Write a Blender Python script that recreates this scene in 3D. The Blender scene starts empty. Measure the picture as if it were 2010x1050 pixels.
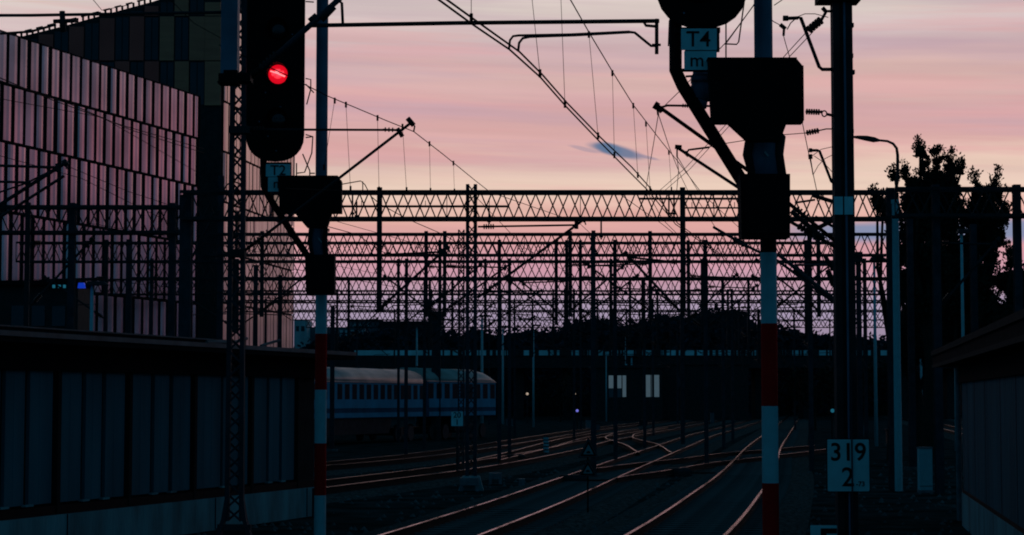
import bpy, math, random
from mathutils import Vector, Matrix
random.seed(7)
S = bpy.context.scene
COL = S.collection
PI = math.pi

# ------------------------------------------------------------------ camera
F = 3900.0                    # focal length in photo pixels (2010 wide)
CAMZ = 2.3
PITCH = math.atan(260.0 / F)  # horizon at photo row 785
cd = bpy.data.cameras.new("camera")
cam = bpy.data.objects.new("camera", cd)
COL.objects.link(cam)
cam.location = (0, 0, CAMZ)
cam.rotation_euler = (PI / 2 + PITCH, 0, 0)
cd.sensor_width = 36.0
cd.lens = 36.0 * F / 2010.0
cd.clip_start = 0.3
cd.clip_end = 6000
S.camera = cam

def ray(px, py):
    u = (px - 1005) / F; v = (525 - py) / F
    c, s = math.cos(PITCH), math.sin(PITCH)
    return Vector((u, c - v * s, s + v * c))
def P(px, py, Y):
    d = ray(px, py); t = Y / d.y
    return Vector((d.x * t, Y, CAMZ + d.z * t))
def Z(py, Y, px=1005):
    return P(px, py, Y).z
def X(px, Y, py=785):
    return P(px, py, Y).x
def Pz(px, py, z):
    d = ray(px, py); t = (z - CAMZ) / d.z
    return Vector((d.x * t, d.y * t, z))
def G(px, py, z=0.0):
    return Pz(px, py, z)

# ------------------------------------------------------------------ world (dusk sky)
def lin(c):
    r = []
    for v in c:
        v = v / 255.0
        r.append(v / 12.92 if v <= 0.04045 else ((v + 0.055) / 1.055) ** 2.4)
    return (*r, 1.0)
W = bpy.data.worlds.new("World"); S.world = W; W.use_nodes = True
nt = W.node_tree; nt.nodes.clear()
N = nt.nodes.new; L = nt.links.new
def wm(op, a, b=None, c=None, clamp=False):
    n = N('ShaderNodeMath'); n.operation = op; n.use_clamp = clamp
    for i, v in enumerate((a, b, c)):
        if v is None: continue
        if isinstance(v, (int, float)): n.inputs[i].default_value = v
        else: L(v, n.inputs[i])
    return n.outputs[0]
def wsm(v, a, b, o0=0.0, o1=1.0):
    n = N('ShaderNodeMapRange'); n.interpolation_type = 'SMOOTHSTEP'
    L(v, n.inputs[0]); n.inputs[1].default_value = a; n.inputs[2].default_value = b
    n.inputs[3].default_value = o0; n.inputs[4].default_value = o1
    return n.outputs[0]
def wramp(v, stops):
    n = N('ShaderNodeValToRGB'); cr = n.color_ramp
    while len(cr.elements) < len(stops): cr.elements.new(0.5)
    for e, (p, c) in zip(cr.elements, stops): e.position = p; e.color = c
    L(v, n.inputs[0]); return n.outputs[0]
def wmix(f, a, b):
    n = N('ShaderNodeMix'); n.data_type = 'RGBA'
    if isinstance(f, (int, float)): n.inputs[0].default_value = f
    else: L(f, n.inputs[0])
    for i, v in ((6, a), (7, b)):
        if isinstance(v, tuple): n.inputs[i].default_value = v
        else: L(v, n.inputs[i])
    return n.outputs[2]
def wnoise(vx, vy, vz, scale, detail, rough):
    c = N('ShaderNodeCombineXYZ')
    for i, v in enumerate((vx, vy, vz)):
        if isinstance(v, (int, float)): c.inputs[i].default_value = v
        else: L(v, c.inputs[i])
    n = N('ShaderNodeTexNoise'); n.inputs['Scale'].default_value = scale
    n.inputs['Detail'].default_value = detail; n.inputs['Roughness'].default_value = rough
    L(c.outputs[0], n.inputs['Vector']); return n.outputs[0]
tc = N('ShaderNodeTexCoord'); sep = N('ShaderNodeSeparateXYZ'); L(tc.outputs['Generated'], sep.inputs[0])
sx, sy, sz = sep.outputs
el = wm('MULTIPLY', wm('ARCSINE', sz), 180 / PI)                 # elevation, degrees
az = wm('MULTIPLY', wm('ARCTAN2', sx, sy), 180 / PI)             # azimuth from the view axis
# cloud streaks: long in azimuth, thin in elevation, slightly tilted
elt = wm('ADD', el, wm('MULTIPLY', az, 0.035))
n1 = wnoise(wm('MULTIPLY', az, 0.075), wm('MULTIPLY', elt, 0.95), 3.7, 1.0, 5.0, 0.55)
n2 = wnoise(wm('MULTIPLY', az, 0.13), wm('MULTIPLY', elt, 1.7), 9.1, 1.0, 4.0, 0.6)
warp = wm('ADD', wm('MULTIPLY', wm('SUBTRACT', n1, 0.5), 2.6), wm('MULTIPLY', wm('SUBTRACT', n2, 0.5), 0.7))
warp = wm('MULTIPLY', warp, wsm(el, 3.0, 7.0, 0.25, 1.0))
e2 = wm('DIVIDE', wm('ADD', el, warp), 20.0, clamp=True)
stops = [(0, (120, 112, 140)), (2.0, (160, 142, 166)), (2.9, (182, 156, 176)), (3.7, (208, 156, 172)), (4.5, (219, 161, 166)),
         (5.2, (228, 174, 164)), (5.9, (234, 206, 188)), (6.7, (232, 200, 184)), (7.3, (221, 174, 170)), (8.3, (212, 168, 170)),
         (9.2, (218, 182, 176)), (9.9, (206, 174, 178)), (10.6, (212, 190, 190)), (11.4, (222, 208, 200)), (13, (216, 206, 204)), (20, (170, 178, 190))]
front = wramp(e2, [(a / 20.0, lin(c)) for a, c in stops])
# fine value streaks
st = wnoise(wm('MULTIPLY', az, 0.08), wm('MULTIPLY', elt, 2.2), 1.3, 1.0, 3.0, 0.5)
stv = wsm(st, 0.3, 0.7, 0.94, 1.04)
lv = wnoise(wm('MULTIPLY', az, 0.06), wm('MULTIPLY', elt, 1.15), 21.7, 1.0, 4.0, 0.55)
front = wmix(wm('MULTIPLY', wm('MULTIPLY', wsm(lv, 0.50, 0.66), wsm(el, 5.8, 7.6)), 0.38), front, lin((190, 160, 176)))
pk = wnoise(wm('MULTIPLY', az, 0.07), wm('MULTIPLY', elt, 1.5), 5.2, 1.0, 4.0, 0.55)
front = wmix(wm('MULTIPLY', wm('MULTIPLY', wsm(pk, 0.52, 0.66), wsm(el, 4.6, 6.0)), 0.40), front, lin((224, 166, 166)))
hs = N('ShaderNodeHueSaturation'); L(front, hs.inputs['Color']); L(stv, hs.inputs['Value'])
front = hs.outputs[0]
# small slate-blue cloud scrap right of centre, and blue gaps low on the right
def blob(a0, e0, wa, we, nz=0.5, col=(96, 118, 150), amt=0.9):
    global front
    da = wm('DIVIDE', wm('SUBTRACT', az, a0), wa)
    de = wm('DIVIDE', wm('SUBTRACT', wm('ADD', el, wm('MULTIPLY', wm('SUBTRACT', az, a0), 0.24)), e0), we)
    r = wm('SQRT', wm('ADD', wm('MULTIPLY', da, da), wm('MULTIPLY', de, de)))
    r = wm('ADD', r, wm('MULTIPLY', wm('SUBTRACT', n2, 0.5), nz))
    front = wmix(wm('MULTIPLY', wsm(r, 1.1, 0.45), amt), front, lin(col))
blob(3.05, 7.16, 0.92, 0.20, .7)
blob(2.80, 7.24, 0.45, 0.19, .6)
blob(3.9, 6.98, 0.45, 0.06, .9, (140, 132, 156), .6)
blob(2.1, 7.22, 0.5, 0.07, .9, (150, 140, 160), .5)
def band(a0, a1, e0, we, col, amt):
    global front
    de = wm('ABSOLUTE', wm('DIVIDE', wm('SUBTRACT', wm('ADD', el, wm('MULTIPLY', wm('SUBTRACT', n2, 0.5), 0.35)), e0), we))
    f = wm('MULTIPLY', wsm(de, 1.0, 0.3), wsm(az, a0, a1))
    front = wmix(wm('MULTIPLY', f, amt), front, lin(col))
band(6.5, 9.5, 4.75, 0.42, (112, 140, 176), 0.85)
band(-40, 40, 2.55, 0.55, (160, 158, 190), 0.55)
# above and around the afterglow: dim teal-blue dusk
dusk = wramp(wm('DIVIDE', wm('ADD', el, 10.0), 100.0, clamp=True),
             [(0.0, (0.003, 0.030, 0.058, 1)), (0.12, (0.011, 0.080, 0.145, 1)), (0.35, (0.010, 0.070, 0.135, 1)), (1.0, (0.0020, 0.026, 0.046, 1))])
aabs = wm('ABSOLUTE', wm('SUBTRACT', az, 8.0))
glow = wm('MULTIPLY', wsm(aabs, 62.0, 38.0), wsm(el, 24.0, 12.5))
# towards the sides the glow turns to dull rose
side = wmix(wsm(aabs, 24.0, 38.0), front, wramp(wm('DIVIDE', el, 20.0, clamp=True),
            [(0, lin((60, 56, 84))), (0.17, lin((74, 62, 84))), (0.25, lin((124, 98, 118))), (0.32, lin((204, 126, 146))), (0.40, lin((214, 130, 148))), (0.45, lin((164, 138, 150))), (0.6, lin((146, 138, 144))), (1, lin((90, 100, 110)))]))
sky = wmix(glow, dusk, side)
sky = wmix(wsm(el, -0.5, -3.0), sky, (0.001, 0.002, 0.003, 1))
bg = N('ShaderNodeBackground'); L(sky, bg.inputs[0]); bg.inputs[1].default_value = 1.0
wo = N('ShaderNodeOutputWorld'); L(bg.outputs[0], wo.inputs[0])

S.view_settings.view_transform = 'Standard'; S.view_settings.look = 'None'
S.view_settings.exposure = 0.0; S.view_settings.gamma = 1.0
S.render.film_transparent = False
S.cycles.max_bounces = 5
S.cycles.pixel_filter_type = 'BLACKMAN_HARRIS'; S.cycles.filter_width = 1.9

# ------------------------------------------------------------------ materials
def mat(name, col, rough=0.6, metal=0.0, var=0.25, scale=3.0, bump=0.0, bscale=20.0, emit=None, estr=0.0, spec=0.5, stretch=(1, 1, 1)):
    m = bpy.data.materials.new(name); m.use_nodes = True
    t = m.node_tree; b = t.nodes['Principled BSDF']
    b.inputs['Roughness'].default_value = rough; b.inputs['Metallic'].default_value = metal
    b.inputs['Specular IOR Level'].default_value = spec
    co = t.nodes.new('ShaderNodeTexCoord'); mp = t.nodes.new('ShaderNodeMapping')
    mp.inputs['Scale'].default_value = stretch
    t.links.new(co.outputs['Object'], mp.inputs[0])
    n = t.nodes.new('ShaderNodeTexNoise'); n.inputs['Scale'].default_value = scale; n.inputs['Detail'].default_value = 6
    t.links.new(mp.outputs[0], n.inputs['Vector'])
    r = t.nodes.new('ShaderNodeValToRGB')
    r.color_ramp.elements[0].position = 0.3; r.color_ramp.elements[1].position = 0.7
    r.color_ramp.elements[0].color = (*[c * (1 - var) for c in col], 1)
    r.color_ramp.elements[1].color = (*[min(1, c * (1 + var)) for c in col], 1)
    t.links.new(n.outputs[0], r.inputs[0]); t.links.new(r.outputs[0], b.inputs['Base Color'])
    if bump:
        n2 = t.nodes.new('ShaderNodeTexNoise'); n2.inputs['Scale'].default_value = bscale; n2.inputs['Detail'].default_value = 4
        t.links.new(mp.outputs[0], n2.inputs['Vector'])
        bp = t.nodes.new('ShaderNodeBump'); bp.inputs['Strength'].default_value = bump; bp.inputs['Distance'].default_value = 0.05
        t.links.new(n2.outputs[0], bp.inputs['Height']); t.links.new(bp.outputs[0], b.inputs['Normal'])
    if emit:
        b.inputs['Emission Color'].default_value = (*emit, 1); b.inputs['Emission Strength'].default_value = estr
    return m
M = dict(
    black=mat('black_enamel', (0.004, 0.004, 0.004), 0.75, spec=0.12),
    blackbox=mat('black_box_paint', (0.006, 0.005, 0.005), 0.8, spec=0.1),
    steel=mat('dark_steel', (0.022, 0.024, 0.026), 0.75, var=0.4, spec=0.2),
    galv=mat('galvanised_steel', (0.15, 0.16, 0.17), 0.65, var=0.35, scale=6, spec=0.3),
    mast=mat('mast_paint', (0.030, 0.038, 0.046), 0.75, var=0.3, scale=4, spec=0.12),
    pole=mat('signal_tube', (0.13, 0.16, 0.22), 0.6, var=0.2, scale=4, spec=0.3),
    wire=mat('wire_metal', (0.02, 0.017, 0.015), 0.85, spec=0.05),
    white=mat('white_paint', (0.26, 0.50, 0.52), 0.6, var=0.08, scale=9, bump=0.05),
    red=mat('red_paint', (0.75, 0.010, 0.008), 0.8, var=0.12, scale=6, spec=0.05),
    plate=mat('sign_plate', (0.45, 0.80, 0.80), 0.5, var=0.10, scale=5),
    trigrey=mat('sign_grey', (0.10, 0.26, 0.26), 0.6, var=0.15, scale=5),
    ink=mat('sign_lettering', (0.008, 0.008, 0.009), 0.6, spec=0.2),
    ballast=mat('ballast_gravel', (0.085, 0.080, 0.072), 0.95, var=0.9, scale=11, bump=1.0, bscale=16, spec=0.0),
    dirt=mat('yard_ground', (0.028, 0.038, 0.036), 0.95, var=0.75, scale=0.9, bump=0.9, bscale=10, spec=0.0),
    rust=mat('rusty_rail', (0.012, 0.009, 0.008), 0.85, spec=0.1),
    railtop=mat('polished_railhead', (0.100, 0.062, 0.080), 0.14, 1.0, var=0.45, scale=0.25),
    oldtop=mat('dull_railhead', (0.012, 0.010, 0.011), 0.16, 1.0, var=0.4, scale=0.5),
    sleeper=mat('concrete_sleeper', (0.11, 0.12, 0.115), 0.9, var=0.4, scale=5, spec=0.0),
    concrete=mat('concrete', (0.07, 0.27, 0.28), 0.85, var=0.5, scale=1.8, bump=0.3, bscale=14, stretch=(1, 1, 0.3)),
    clad=mat('shed_cladding', (0.022, 0.13, 0.155), 0.7, var=0.3, scale=1.6, stretch=(1, 1, 0.15), spec=0.05),
    cladslot=mat('shed_recess', (0.02, 0.017, 0.016), 0.9, spec=0.1),
    roofblk=mat('roof_felt', (0.010, 0.010, 0.011), 0.95, spec=0.05),
    flash=mat('roof_flashing', (0.11, 0.10, 0.10), 0.6, var=0.4, scale=2, spec=0.3),
    facade=mat('facade_metal', (0.41, 0.38, 0.40), 0.17, 0.9, var=0.30, scale=0.35),
    facade2=mat('facade_metal_fine', (0.60, 0.48, 0.42), 0.30, 0.9, var=0.15, scale=0.25),
    fin=mat('facade_fin', (0.012, 0.010, 0.012), 0.8, spec=0.1),
    tgreen=mat('tower_green_panel', (1.0, 0.20, 0.09), 0.6, var=0.2, scale=0.4, stretch=(1, 1, 6)),
    tbrown=mat('tower_brown_panel', (1.0, 0.09, 0.055), 0.6, var=0.2, scale=0.4),
    tdark=mat('tower_dark_body', (0.03, 0.03, 0.03), 0.8, spec=0.15),
    glass=mat('window_glass', (0.012, 0.018, 0.028), 0.12, var=0.5, scale=0.5, spec=0.35),
    coachroof=mat('coach_roof', (0.56, 0.40, 0.34), 0.5, 0.3, var=0.3, scale=0.8),
    coachblue=mat('coach_blue', (0.010, 0.28, 0.42), 0.9, var=0.2, scale=1.0),
    coachdark=mat('coach_navy', (0.004, 0.085, 0.14), 0.9, var=0.25, scale=1.0, spec=0.1),
    coachwin=mat('coach_window_glass', (0.003, 0.018, 0.028), 0.7, spec=0.06),
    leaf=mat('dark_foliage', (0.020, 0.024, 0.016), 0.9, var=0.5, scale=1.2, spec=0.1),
    leafhaze=mat('foliage_haze_blue', (0.010, 0.028, 0.038), 0.9, var=0.5, scale=1.2, spec=0.1),  # distant haze put into the leaf colour as a blue cast
    bark=mat('bark', (0.03, 0.025, 0.02), 0.9, spec=0.1),
    farwall=mat('distant_wall', (0.10, 0.11, 0.12), 0.9, var=0.4, scale=0.3),
    farpale=mat('distant_pale_wall', (0.45, 0.47, 0.47), 0.85, var=0.25, scale=0.6),
    parapet=mat('bridge_parapet', (0.55, 0.80, 0.76), 0.8, var=0.35, scale=0.35),
    insul=mat('insulator_glaze', (0.020, 0.012, 0.010), 0.5, spec=0.2),
    redlamp=mat('lit_red_lens', (0.5, 0.0, 0.01), 0.4, var=0, emit=(1.0, 0.004, 0.020), estr=0.72),
    redcore=mat('lit_red_core', (0.5, 0.02, 0.02), 0.4, var=0, emit=(1.0, 0.035, 0.06), estr=1.0),
    redhot=mat('lit_red_filament', (0.8, 0.2, 0.2), 0.4, var=0, emit=(1.0, 0.28, 0.30), estr=1.3),
    redmid=mat('lit_red_inner', (0.8, 0.2, 0.2), 0.4, var=0, emit=(1.0, 0.05, 0.08), estr=1.1),
    lens=mat('unlit_lens', (0.006, 0.008, 0.010), 0.15, var=0, spec=0.4),
    bluelamp=mat('lit_blue_lamp', (0, 0.05, 0.4), 0.4, var=0, emit=(0.01, 0.06, 0.75), estr=0.45),
    violamp=mat('lit_violet_lamp', (0.2, 0.2, 0.6), 0.4, var=0, emit=(0.25, 0.25, 1.0), estr=0.6),
    warmlamp=mat('lit_warm_lamp', (0.6, 0.5, 0.4), 0.4, var=0, emit=(1.0, 0.75, 0.55), estr=0.4),
    paleglow=mat('pale_panel_glow', (0.5, 0.5, 0.5), 0.8, var=0.15, scale=1.5, emit=(0.055, 0.075, 0.085), estr=0.75),  # faint emission added to brighten the pale panels under the bridge
    cyanlamp=mat('lit_cyan_lamp', (0.1, 0.5, 0.6), 0.4, var=0, emit=(0.05, 0.42, 0.60), estr=0.18),
)

# ------------------------------------------------------------------ helpers
def wl(o):
    v = Vector((0, 0, 0))
    while o is not None:
        v += o.location; o = o.parent
    return v
class MB:
    def __init__(s): s.v = []; s.f = []; s.mi = []; s.mats = []
    def _m(s, m):
        if m is None: return 0
        if m not in s.mats: s.mats.append(m)
        return s.mats.index(m)
    def add(s, vs, fs, m=None):
        b = len(s.v); k = s._m(m)
        s.v += [tuple(v) for v in vs]
        for f in fs: s.f.append(tuple(i + b for i in f)); s.mi.append(k)
        return s
    def box(s, a, b, m=None):
        (x0, y0, z0), (x1, y1, z1) = a, b
        v = [(x, y, z) for x in (x0, x1) for y in (y0, y1) for z in (z0, z1)]
        return s.add(v, [(0, 1, 3, 2), (4, 6, 7, 5), (0, 4, 5, 1), (2, 3, 7, 6), (0, 2, 6, 4), (1, 5, 7, 3)], m)
    def obox(s, p, q, w, h, m=None, up=Vector((0, 0, 1))):
        """bar from p to q, w across, h along up"""
        p, q = Vector(p), Vector(q); d = (q - p).normalized()
        if abs(d.dot(up)) > 0.95: up = Vector((0, 1, 0))
        a = d.cross(up).normalized() * w / 2; b = a.normalized().cross(d) * h / 2
        v = [c + i * a + j * b for c in (p, q) for i in (-1, 1) for j in (-1, 1)]
        return s.add(v, [(0, 1, 3, 2), (4, 6, 7, 5), (0, 4, 5, 1), (2, 3, 7, 6), (0, 2, 6, 4), (1, 5, 7, 3)], m)
    def tube(s, pts, r, n=6, m=None, r2=None, cap=True):
        pts = [Vector(p) for p in pts]; K = len(pts); rs = [r + ((r2 if r2 is not None else r) - r) * i / max(1, K - 1) for i in range(K)]
        v = []; up = None
        for i, p in enumerate(pts):
            d = (pts[min(i + 1, K - 1)] - pts[max(i - 1, 0)]).normalized()
            if up is None:
                up = Vector((0, 0, 1)) if abs(d.z) < 0.9 else Vector((1, 0, 0))
            a = d.cross(up).normalized(); b = a.cross(d).normalized(); up = b
            for k in range(n):
                t = 2 * PI * k / n + PI / n
                v.append(p + rs[i] * (math.cos(t) * a + math.sin(t) * b))
        f = [(i * n + k, i * n + (k + 1) % n, (i + 1) * n + (k + 1) % n, (i + 1) * n + k) for i in range(K - 1) for k in range(n)]
        if cap: f += [tuple(range(n))[::-1], tuple((K - 1) * n + k for k in range(n))]
        return s.add(v, f, m)
    def prism(s, poly, y0, y1, m=None):
        """polygon in XZ, extruded along Y"""
        n = len(poly)
        v = [(x, y0, z) for x, z in poly] + [(x, y1, z) for x, z in poly]
        f = [tuple(range(n)), tuple(range(2 * n - 1, n - 1, -1))] + [(i, i + n, (i + 1) % n + n, (i + 1) % n) for i in range(n)]
        return s.add(v, f, m)
    def disc(s, c, r, th=0.01, n=20, m=None):
        return s.prism([(c[0] + r * math.cos(2 * PI * k / n), c[2] + r * math.sin(2 * PI * k / n)) for k in range(n)], c[1] - th, c[1], m)
    def quad(s, a, b, c, d, m=None): return s.add([a, b, c, d], [(0, 1, 2, 3)], m)
    def loft(s, rings, m=None):
        n = len(rings[0]); v = [p for r in rings for p in r]
        f = [(i * n + k, i * n + (k + 1) % n, (i + 1) * n + (k + 1) % n, (i + 1) * n + k) for i in range(len(rings) - 1) for k in range(n)]
        f += [tuple(range(n))[::-1], tuple((len(rings) - 1) * n + k for k in range(n))]
        return s.add(v, f, m)
    def build(s, name, m, parent=None, smooth=False, label=None):
        me = bpy.data.meshes.new(name); off = wl(parent) if parent else Vector((0, 0, 0))
        me.from_pydata([(x - off.x, y - off.y, z - off.z) for x, y, z in s.v], [], s.f)
        if s.mats:
            for q in s.mats: me.materials.append(q)
            for p, k in zip(me.polygons, s.mi): p.material_index = k
        else: me.materials.append(m)
        me.update()
        import bmesh
        bm = bmesh.new(); bm.from_mesh(me); bmesh.ops.recalc_face_normals(bm, faces=bm.faces); bm.to_mesh(me); bm.free()
        if smooth:
            for p in me.polygons: p.use_smooth = True
        o = bpy.data.objects.new(name, me); COL.objects.link(o)
        if parent: o.parent = parent
        if label: o['label'] = label
        return o
def thing(name, label, cat, loc, group=None):
    o = bpy.data.objects.new(name, None); COL.objects.link(o); o.location = Vector(loc)
    o['label'] = label; o['category'] = cat
    if group: o['group'] = group
    o.empty_display_size = 0.3
    return o
def tag(o, label, cat, group=None, kind=None):
    o['label'] = label; o['category'] = cat
    if group: o['group'] = group
    if kind: o['kind'] = kind
    return o
def structure(o): o['kind'] = 'structure'; return o
def text(body, size, c, m, parent, y, name='lettering', sxx=1.0, off=0.003):
    cu = bpy.data.curves.new('t', 'FONT'); cu.body = body; cu.size = size; cu.align_x = 'CENTER'; cu.align_y = 'CENTER'
    cu.extrude = 0.002; cu.offset = off
    ob = bpy.data.objects.new('t', cu); COL.objects.link(ob)
    bpy.context.view_layer.update()
    me = bpy.data.meshes.new_from_object(ob.evaluated_get(bpy.context.evaluated_depsgraph_get()))
    bpy.data.objects.remove(ob); bpy.data.curves.remove(cu)
    mb = MB()
    mb.add([(c[0] + v.co.x * sxx, y - v.co.z, c[1] + v.co.y) for v in me.vertices], [tuple(p.vertices) for p in me.polygons])
    bpy.data.meshes.remove(me)
    return mb.build(name, m, parent)

# ------------------------------------------------------------------ ground
mb = MB()
mb.quad((-900, -60, -0.012), (900, -60, -0.012), (1400, 3000, -0.012), (-1400, 3000, -0.012))
g = mb.build('ground', M['dirt']); structure(g)

# ------------------------------------------------------------------ tracks
RAILP = [(-0.055, 0.0), (0.055, 0.0), (0.055, 0.02), (0.012, 0.035), (0.012, 0.12), (0.031, 0.135), (0.031, 0.165), (-0.031, 0.165), (-0.031, 0.135), (-0.012, 0.12), (-0.012, 0.035), (-0.055, 0.02)]
def resample(pts, step):
    # Catmull-Rom through ground points
    pts = [Vector((p[0], p[1], 0)) for p in pts]
    out = []
    q = [pts[0] * 2 - pts[1]] + pts + [pts[-1] * 2 - pts[-2]]
    for i in range(1, len(q) - 2):
        n = max(1, int((q[i + 1] - q[i]).length / step))
        for k in range(n):
            t = k / n; p0, p1, p2, p3 = q[i - 1], q[i], q[i + 1], q[i + 2]
            out.append(0.5 * ((2 * p1) + (p2 - p0) * t + (2 * p0 - 5 * p1 + 4 * p2 - p3) * t * t + (3 * p1 - p0 - 3 * p2 + p3) * t ** 3))
    out.append(pts[-1]); return out
def offset(pl, d):
    out = []
    for i, p in enumerate(pl):
        t = (pl[min(i + 1, len(pl) - 1)] - pl[max(i - 1, 0)]).normalized()
        out.append(p + Vector((t.y, -t.x, 0)) * d)
    return out
def rail(pl, top, parent, z0=0.0, name='rail'):
    n = len(RAILP); rings = []
    for i, p in enumerate(pl):
        t = (pl[min(i + 1, len(pl) - 1)] - pl[max(i - 1, 0)]).normalized(); a = Vector((t.y, -t.x, 0))
        rings.append([p + a * x + Vector((0, 0, z + z0)) for x, z in RAILP])
    mb = MB()
    v = [p for r in rings for p in r]
    for k in range(n):
        f = [(i * n + k, i * n + (k + 1) % n, (i + 1) * n + (k + 1) % n, (i + 1) * n + k) for i in range(len(rings) - 1)]
        mb.add(v if k == 0 else [], [], None)
        base = 0
        for q in f: mb.f.append(q); mb.mi.append(mb._m(top if k in (6, ) else M['rust']))
    return mb.build(name, M['rust'], parent)
SLEEPER = None
def track(name, label, pts, top, sleepers=0, y0=30, step=2.5, bal=True, grp='railway tracks running into the yard', z0=0.0):
    cl = resample(pts, step)
    root = thing(name, label, 'railway track', (cl[0].x, cl[0].y, 0), grp)
    if bal:
        mb = MB(); a = offset(cl, -1.9); b = offset(cl, 1.9); a2 = offset(cl, -1.45); b2 = offset(cl, 1.45)
        h = 0.05 + z0
        for i in range(len(cl) - 1):
            for (u, zu, w, zw) in ((a, -0.01, a2, h), (a2, h, b2, h), (b2, h, b, -0.01)):
                mb.quad(u[i] + Vector((0, 0, zu)), w[i] + Vector((0, 0, zw)), w[i + 1] + Vector((0, 0, zw)), u[i + 1] + Vector((0, 0, zu)))
        mb.build('ballast', M['ballast'], root)
    for s in (-1, 1): rail(offset(cl, s * 0.7525), top, root, 0.052 + z0)
    if sleepers:
        acc = 0; n = 0; last = cl[0]
        fine = resample(pts, 0.6)
        first = None; rest = MB()
        for i in range(1, len(fine) - 1):
            p = fine[i]
            if p.y < y0: continue
            t = (fine[i + 1] - fine[i - 1]).normalized(); a = Vector((t.y, -t.x, 0))
            if n < sleepers:
                if first is None:
                    mb = MB(); mb.obox((-1.25, 0, 0), (1.25, 0, 0), 0.24, 0.10); me = mb.build('sleeper', M['sleeper'], None); first = me; o = me
                else:
                    o = first.copy(); COL.objects.link(o)
                o.parent = root; off = wl(root)
                o.location = Vector((p.x, p.y, 0.035 + z0)) - off; o.rotation_euler = (0, 0, math.atan2(a.y, a.x))
            else:
                rest.obox(p - a * 1.25 + Vector((0, 0, 0.03 + z0)), p + a * 1.25 + Vector((0, 0, 0.03 + z0)), 0.24, 0.10)
            n += 1
            if n > sleepers + 120: break
        if rest.v:
            o = rest.build('sleepers', M['sleeper'], root); o['kind'] = 'stuff'
    return root, cl
def gp(l, dx=0.0): return [(G(a, b, 0.2).x + dx, G(a, b, 0.2).y) for a, b in l]
# left rails traced on the ground, centre = +0.75
lA = gp([(1235.6, 1050), (1353.7, 974), (1421, 924), (1468, 877), (1497, 855), (1520, 838), (1545, 818)], 0.74)
lA = [(lA[0][0] - 3.3, lA[0][1] - 18)] + lA + [(lA[-1][0] + 18, lA[-1][1] + 120)]
rA, cA = track('railway_track', 'nearest right track passing between the two signals, rails shining pink', lA, M['railtop'], 90, 28)
lB = gp([(755, 1050), (958, 987), (1131, 928), (1247, 889), (1299, 872), (1351, 855), (1410, 840), (1470, 824)], 0.75)
lB = [(lB[0][0] - 2.5, lB[0][1] - 16)] + lB + [(lB[-1][0] + 14, lB[-1][1] + 90)]
rB, cB = track('railway_track', 'middle track curving in from the lower centre, with the brightest pink left rail', lB, M['railtop'], 90, 28)
lC = gp([(645, 942.5), (898, 911), (1077, 880), (1137, 866), (1250, 847), (1340, 832)], 0.75)
lC = [(lC[0][0] - 4.6, lC[0][1] - 17)] + lC + [(lC[-1][0] + 14, lC[-1][1] + 90)]
rC, cC = track('railway_track', 'dull track just beyond the lattice mast foundation, third from the right', lC, M['oldtop'])
lD = gp([(645, 906.7), (868, 883), (1000, 864), (1120, 846), (1230, 832)], 0.75)
lD = [(lD[0][0] - 9, lD[0][1] - 26)] + lD + [(lD[-1][0] + 14, lD[-1][1] + 90)]
rD, cD = track('railway_track', 'dull track in front of the standing coaches', lD, M['oldtop'])
# tracks on the right of the signal, running off behind the right shed
lE = [(8.9 + 0.16 * y, y) for y in (34, 60, 90, 130, 200, 300)]
track('railway_track', 'dark siding right of the tall signal, partly hidden by the masts', lE, M['oldtop'], z0=0.004)
lH = [(13.0 + 0.17 * y, y) for y in (50, 80, 120, 180, 300)]
track('railway_track', 'far right siding under the trees', lH, M['oldtop'], z0=0.004)
def loose_rails(label, ls, top, n=0):
    root = thing('turnout_track', label, 'railway track', (*gp(ls[0])[0], 0), 'turnouts between the tracks')
    for l in ls:
        pl = resample(gp(l), 1.5); rail(pl, top, root, 0.06)
    return root
loose_rails('turnout crossing from the middle track to the nearest right track', [
    [(1152, 922), (1175, 920), (1242, 911), (1336, 901), (1421, 890), (1495, 884), (1600, 875)],
    [(1212, 939), (1234, 934.5), (1299, 926), (1399, 909), (1495, 898), (1560, 890), (1640, 880)]], M['railtop'])
loose_rails('double curved turnout winding left of the middle track', [
    [(1318, 889), (1311, 885), (1289, 872), (1249, 862), (1242, 857), (1254, 850), (1311, 840)],
    [(1255, 889), (1247, 885), (1224, 872), (1192, 862), (1192, 856), (1219, 847), (1254, 842)]], M['oldtop'])
loose_rails('turnout joining the two dull left tracks', [
    [(900, 911), (1010, 885), (1100, 862), (1170, 850)], [(980, 904), (1077, 880), (1150, 859), (1215, 848)]], M['oldtop'])

# point machines beside the turnouts
for i, (px, py, lb) in enumerate([(1124, 950, 'low black point machine beside the middle track, below the triangular signs'),
                                  (1330, 935, 'low black point machine between the middle and right tracks'),
                                  (1010, 905, 'low black point machine between the dull left tracks')]):
    p = G(px, py); r = thing('point_machine', lb, 'point machine', p, 'point machines at the turnouts')
    mb = MB(); mb.loft([[(p.x - .42, p.y - .2, 0.0), (p.x + .42, p.y - .2, 0), (p.x + .42, p.y + .2, 0), (p.x - .42, p.y + .2, 0)],
                        [(p.x - .42, p.y - .2, .16), (p.x + .42, p.y - .2, .16), (p.x + .42, p.y + .2, .16), (p.x - .42, p.y + .2, .16)],
                        [(p.x - .34, p.y - .14, .25), (p.x + .34, p.y - .14, .25), (p.x + .34, p.y + .14, .25), (p.x - .34, p.y + .14, .25)]])
    mb.build('casing', M['steel'], r)
    mb = MB(); mb.obox((p.x + .42, p.y, .1), (p.x + 1.15, p.y + .1, .1), .05, .04); mb.build('drive_rod', M['rust'], r)

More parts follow.
